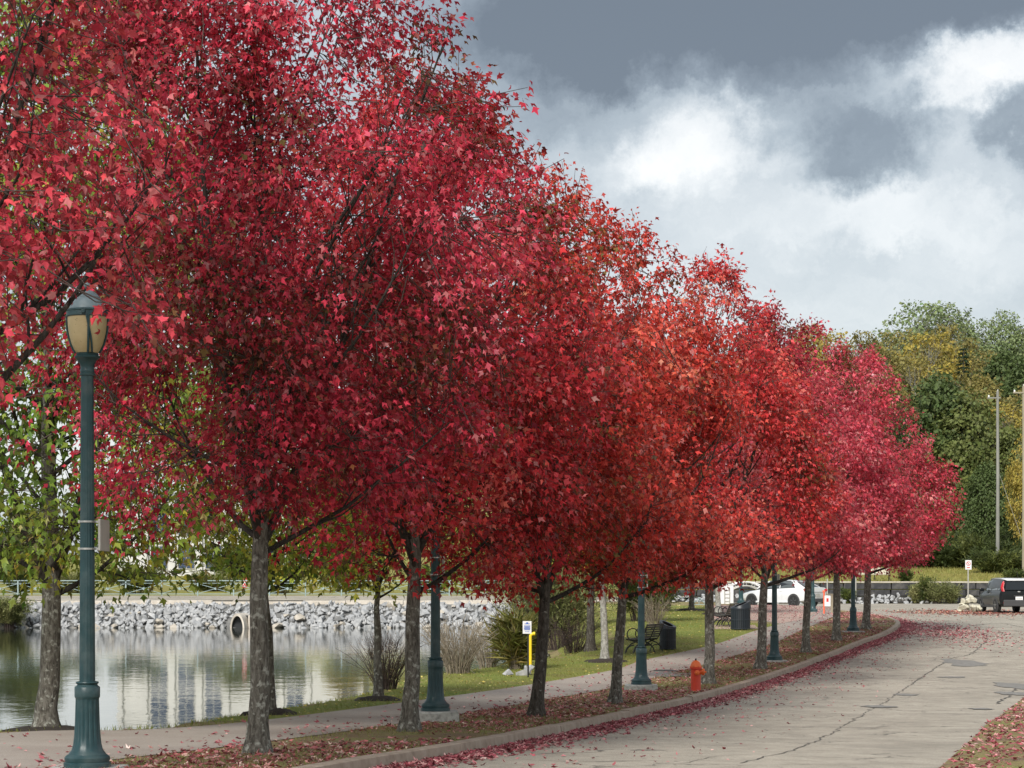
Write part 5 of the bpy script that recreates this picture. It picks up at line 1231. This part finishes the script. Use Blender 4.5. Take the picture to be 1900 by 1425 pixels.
def sedan():
    o = empty('parked_car')
    S = [(-2.3, .72, .80, .74, .42, .85, 1.00), (-2.2, .84, .88, .80, .32, .86, 1.04), (-1.7, .86, .90, .83, .25, .86, 1.03), (-.4, .86, .90, .84, .22, .84, .98), (.9, .86, .90, .82, .22, .80, .92), (1.6, .85, .87, .72, .26, .74, .84), (2.1, .76, .80, .60, .34, .62, .72), (2.3, .60, .66, .48, .40, .56, .62)]
    loft(MB(), [ring_section(y, *r) for y, *r in S]).build('body', 'car_white', o, smooth=True)
    G = [(-1.95, .72, .66, .56, 1.02, 1.05, 1.07), (-1.25, .78, .74, .60, 1.0, 1.2, 1.36), (-.4, .80, .76, .62, .98, 1.25, 1.43), (.3, .79, .75, .60, .96, 1.2, 1.40), (1.2, .74, .68, .56, .90, .93, .96)]
    loft(MB(), [[(x, y, z) for x, z in ((r[0], r[3]), (r[1], r[4]), (r[2], r[5]), (-r[2], r[5]), (-r[1], r[4]), (-r[0], r[3]))] for y, *r in G]).build('greenhouse', 'glass', o, smooth=True)
    loft(MB(), [[(x, y, z) for x, z in ((w, zz), (w * .85, zz + .03), (-w * .85, zz + .03), (-w, zz), (-w * .98, zz - .02), (w * .98, zz - .02))] for y, w, zz in ((-1.38, .60, 1.34), (-1.1, .62, 1.395), (-.4, .635, 1.44), (.2, .62, 1.42), (.42, .58, 1.36))]).build('roof', 'car_white', o, smooth=True)
    for s in (-1, 1):
        def pil(nm, a, b, w):
            MB().tube([a, b], w, 6).build(nm, 'car_white', o)
        v = [(s * .79, -2.0, 1.03), (s * .805, -1.42, 1.02), (s * .645, -1.05, 1.40), (s * .64, -1.35, 1.36)]; v += [(x - s * .06, y, z) for x, y, z in v]
        MB().add(v, [(0, 1, 2, 3), (7, 6, 5, 4), (0, 4, 5, 1), (1, 5, 6, 2), (2, 6, 7, 3), (3, 7, 4, 0)]).build('pillar', 'car_white', o)
        pil('pillar', (s * .815, -.42, 1.0), (s * .64, -.45, 1.41), .03); pil('pillar', (s * .76, 1.1, .97), (s * .60, .35, 1.38), .035)
        for y0, y1, zt0, zt1 in ((-1.30, -.50, 1.35, 1.39), (-.38, .55, 1.39, 1.30)):
            v = [(s * .822, y0, 1.03), (s * .818, y1, 1.0), (s * .675, y1 if y1 < 0 else y1 - .2, zt1), (s * .672, y0 + (.12 if y0 < -1 else 0), zt0)]; v += [(x - s * .03, y, z) for x, y, z in v]
            MB().add(v, [(0, 1, 2, 3), (7, 6, 5, 4), (0, 4, 5, 1), (1, 5, 6, 2), (2, 6, 7, 3), (3, 7, 4, 0)]).build('side_window', 'glass_grey', o)
        MB().box((s * .70, -2.27, .90), (.34, .10, .13), rotz(-s * .25)).build('tail_lamp', 'tail', o, bevel=.03); MB().box((s * .875, -2.13, .90), (.05, .22, .12)).build('tail_lamp', 'tail', o, bevel=.015)
        MB().box((s * 1.0, .62, 1.02), (.2, .1, .13)).build('mirror', 'car_white', o, bevel=.03)
        MB().box((s * .90, .1, .28), (.03, 2.2, .09)).build('sill', 'car_white', o, bevel=.01)
        for y in (-.55, .45): MB().box((s * .905, y, .84), (.02, .2, .03)).build('door_handle', 'car_white', o)
        for y in (1.38, -1.36):
            wa = MB().lathe([(.37, -.05), (.385, .0), (.37, .02), (.28, .02)], 28).build('wheel_arch', 'trim', o, smooth=True); wa.location = (s * .885, y, .34); wa.rotation_euler = (0, PI / 2 * s, 0)
            wheel(o, s * .81, y, .32, .21, 'rim_dark', s)
    MB().box((0, -2.27, .36), (1.5, .10, .20)).build('rear_bumper', 'trim', o, bevel=.03)
    MB().box((0, -2.33, .62), (.36, .02, .16)).build('number_plate', 'signback', o); MB().box((0, -2.315, .80), (1.2, .02, .03)).build('boot_trim', 'steel', o)
    w = [(-.60, -1.90, 1.075), (.60, -1.90, 1.075), (.52, -1.36, 1.345), (-.52, -1.36, 1.345)]; w = [(x, y, z + .015) for x, y, z in w]; w2 = [(x, y + .02, z - .04) for x, y, z in w]
    MB().add(w + w2, [(0, 1, 2, 3), (7, 6, 5, 4), (0, 4, 5, 1), (1, 5, 6, 2), (2, 6, 7, 3), (3, 7, 4, 0)]).build('rear_window', 'glass', o)
    return o
sed = sedan(); Yc = 118.0; hd = rad(48)
# rear left wheel of the sedan stands at px 1472
sed.rotation_euler.z = hd; rw = rotz(hd) @ np.array([-.9, -1.36, 0]); sed.location = ((1472 - 950) / F * Yc - rw[0], Yc - rw[1], float(Zr(Yc)) - .118)
tag(sed, 'white saloon car parked behind the far kerb maples', 'car')

# ================================================================== FALLEN LEAVES AND GRASS
def scatter(name, P2, zf, size, pal, seed, tpl=LEAF1, mat='leaf_dry', lift=.012, tiltn=.45, label=None):
    rg = np.random.default_rng(seed); n = len(P2); P = np.c_[P2, zf(P2) + lift * rg.uniform(.4, 2.2, n)]
    a = rg.uniform(0, 2 * PI, n); T_ = np.c_[np.cos(a), np.sin(a), rg.normal(0, .25, n)]; Nn = norm(np.c_[rg.normal(0, tiltn, (n, 2)), np.ones(n) * rg.choice([1, -1], n)])
    V, T, k = leaf_arrays(P - norm(T_) * (size * .4), T_, Nn, size * rg.uniform(.55, 1.25, n), tpl); w = rg.random(n)
    st = np.array([q[0] for q in pal]); cc = np.array([q[1] for q in pal]); col = np.stack([np.interp(w, st, cc[:, i]) for i in range(3)], -1) * np.exp(rg.normal(0, .28, (n, 1)))
    V[:, 2] = np.maximum(V[:, 2], np.repeat(P[:, 2], k) - .012)
    return tag(raw_mesh(name, V, T, mat, tint=np.repeat(np.clip(col, .003, .9), k, axis=0)), label, None, None, 'stuff')
FALL = [(0, (.18, .04, .045)), (.3, (.32, .065, .085)), (.55, (.44, .13, .15)), (.8, (.54, .25, .25)), (1, (.58, .38, .34))]
FALLB = [(0, (.12, .05, .035)), (.35, (.27, .07, .06)), (.65, (.42, .15, .13)), (.88, (.48, .29, .20)), (1, (.56, .45, .30))]
YFALL = [(0, (.36, .27, .06)), (.6, (.56, .45, .12)), (1, (.65, .56, .30))]
rg = np.random.default_rng(500)
kd_dir = np.gradient(KERB, axis=0); kd_dir /= np.linalg.norm(kd_dir, axis=1)[:, None]; kn = np.c_[kd_dir[:, 1], -kd_dir[:, 0]]
kmask = np.where((KERB[:, 1] > 14))[0]; patchy = Noise3(rg, 10, .5)
def along(n, ufun):
    i = rg.choice(kmask, n); f = rg.uniform(-.2, .2, (n, 1)); return KERB[i] + kd_dir[i] * f + kn[i] * ufun(n)[:, None], i
# gutter drift
P, i = along(23000, lambda n: .10 + np.abs(rg.normal(0, .27, n))); keep = inside(P, road_poly) & (patchy(np.c_[P, 0 * P[:, 0]]) + rg.normal(0, .4, len(P)) > -.75)
scatter('gutter_leaves', P[keep], z_road, .088, FALL, 1)
P, i = along(1900, lambda n: .3 + np.abs(rg.normal(0, 1.3, n))); scatter('road_leaves', P[inside(P, road_poly)], z_road, .075, FALL, 2)
# drift round the kerb tip
tip = ground(1660, 1158); P = tip + rg.normal(0, 1, (2600, 2)) * np.array([1.1, 5.0]) + np.array([.9, -3]); P = P[inside(P, road_poly)]; scatter('gutter_leaves', P, z_road, .10, FALL, 3)
# verge between kerb and path
P, i = along(52000, lambda n: -rg.uniform(.12, 4.2, n)); keep = inside(P, vpoly) & ~inside(P, PATH) & (patchy(np.c_[P, 0 * P[:, 0] + 3]) + rg.normal(0, .5, len(P)) > -.15) & (seg_dist(P, path_near) < 4.5)
keep &= ~inside(P, np.vstack([path_far, [(-45, 130), (-45, -12)]]) if False else lawn_poly); P = P[keep]
scatter('verge_leaves', P, z_left, .085, [(0, (.18, .055, .05)), (.3, (.36, .085, .095)), (.6, (.50, .19, .19)), (.85, (.55, .33, .29)), (1, (.60, .47, .38))], 4)
# path
a_, b_ = PATH.min(0), PATH.max(0); P = np.c_[rg.uniform(a_[0], b_[0], 60000), rg.uniform(14, b_[1], 60000)]; P = P[inside(P, PATH)]
dk = seg_dist(P, path_near); keep = rg.random(len(P)) < np.clip(.75 * np.exp(-dk / .6) + .13 + .55 * sstep(80, 96, P[:, 1]), 0, 1); scatter('path_leaves', P[keep], z_path, .08, FALL, 5)
# lawn
a_, b_ = lawn_poly.min(0), lawn_poly.max(0); P = np.c_[rg.uniform(a_[0], b_[0], 14000), rg.uniform(a_[1], b_[1], 14000)]; P = P[inside(P, lawn_poly)]; scatter('lawn_leaves', P[rg.random(len(P)) < .45 + .4 * sstep(75, 100, P[:, 1])], z_left, .085, YFALL, 6)
# right-hand verge and the drift under the black car
P = np.c_[rg.uniform(2, 14, 22000), rg.uniform(14, 52, 22000)]; keep = inside(P, rv) & (seg_dist(P, rv, True) < 3.2); P = P[keep]
zrv = lambda P: Zr(P[:, 1]) - .105 + .05 * sstep(0, .6, seg_dist(P, rv, True)); scatter('roadside_leaves', P, zrv, .085, FALL, 7)
P = np.c_[rg.normal(21.8, 2.0, 2600), rg.normal(103, 3.2, 2600)]; P = P[(P[:, 0] > 17.5)]; scatter('roadside_leaves', P, z_road, .12, FALLB, 8)
# grass blades
def grass(name, P2, zf, h_, w_, pal, seed):
    rg = np.random.default_rng(seed); n = len(P2); z = zf(P2) - .004; a = rg.uniform(0, PI, n); d = np.c_[np.cos(a), np.sin(a)] * w_ * .5; l = rg.normal(0, .45, (n, 2)) * h_; hh = h_ * rg.uniform(.45, 1.3, n)
    V = np.stack([np.c_[P2 + d, z], np.c_[P2 - d, z], np.c_[P2 + l, z + hh]], 1).reshape(-1, 3); w = np.clip(.5 + .3 * patchy(np.c_[P2 * 2.5, 0 * z]) + rg.normal(0, .25, n), 0, 1)
    st = np.array([q[0] for q in pal]); cc = np.array([q[1] for q in pal]); col = np.stack([np.interp(w, st, cc[:, i]) for i in range(3)], -1)
    return tag(raw_mesh(name, V, np.arange(n * 3).reshape(-1, 3), 'blade', tint=np.repeat(col, 3, axis=0)), None, None, None, 'stuff')
GRV = [(0, (.20, .16, .07)), (.5, (.26, .24, .08)), (1, (.22, .27, .07))]; GRL = [(0, (.15, .16, .04)), (.5, (.20, .24, .05)), (1, (.30, .31, .08))]
P, i = along(60000, lambda n: -rg.uniform(.13, 3.6, n)); keep = inside(P, vpoly) & ~inside(P, PATH) & ~inside(P, lawn_poly) & (P[:, 1] < 80) & (patchy(np.c_[P * 1.6, 0 * P[:, 0] + 9]) + rg.normal(0, .3, len(P)) > -.35); grass('verge_grass', P[keep], z_left, .055, .012, GRV, 11)
P = np.c_[rg.uniform(-16, 14, 130000), rg.uniform(28, 100, 130000)]; keep = (inside(P, lawn_poly) | (inside(P, vpoly) & ~inside(P, PATH) & (seg_dist(P, path_far) < 2.4) & (P[:, 0] < kerb_x(P[:, 1]) - 2.5))); grass('lawn_grass', P[keep], z_left, .07, .016, GRL, 12)
P = np.c_[rg.uniform(9, 50, 26000), rg.uniform(134.2, 161, 26000)]; grass('bank_grass', P, lambda P: z_base(P[:, 0], P[:, 1]), .22, .05, [(0, (.26, .22, .07)), (.5, (.33, .30, .09)), (1, (.24, .27, .07))], 13)
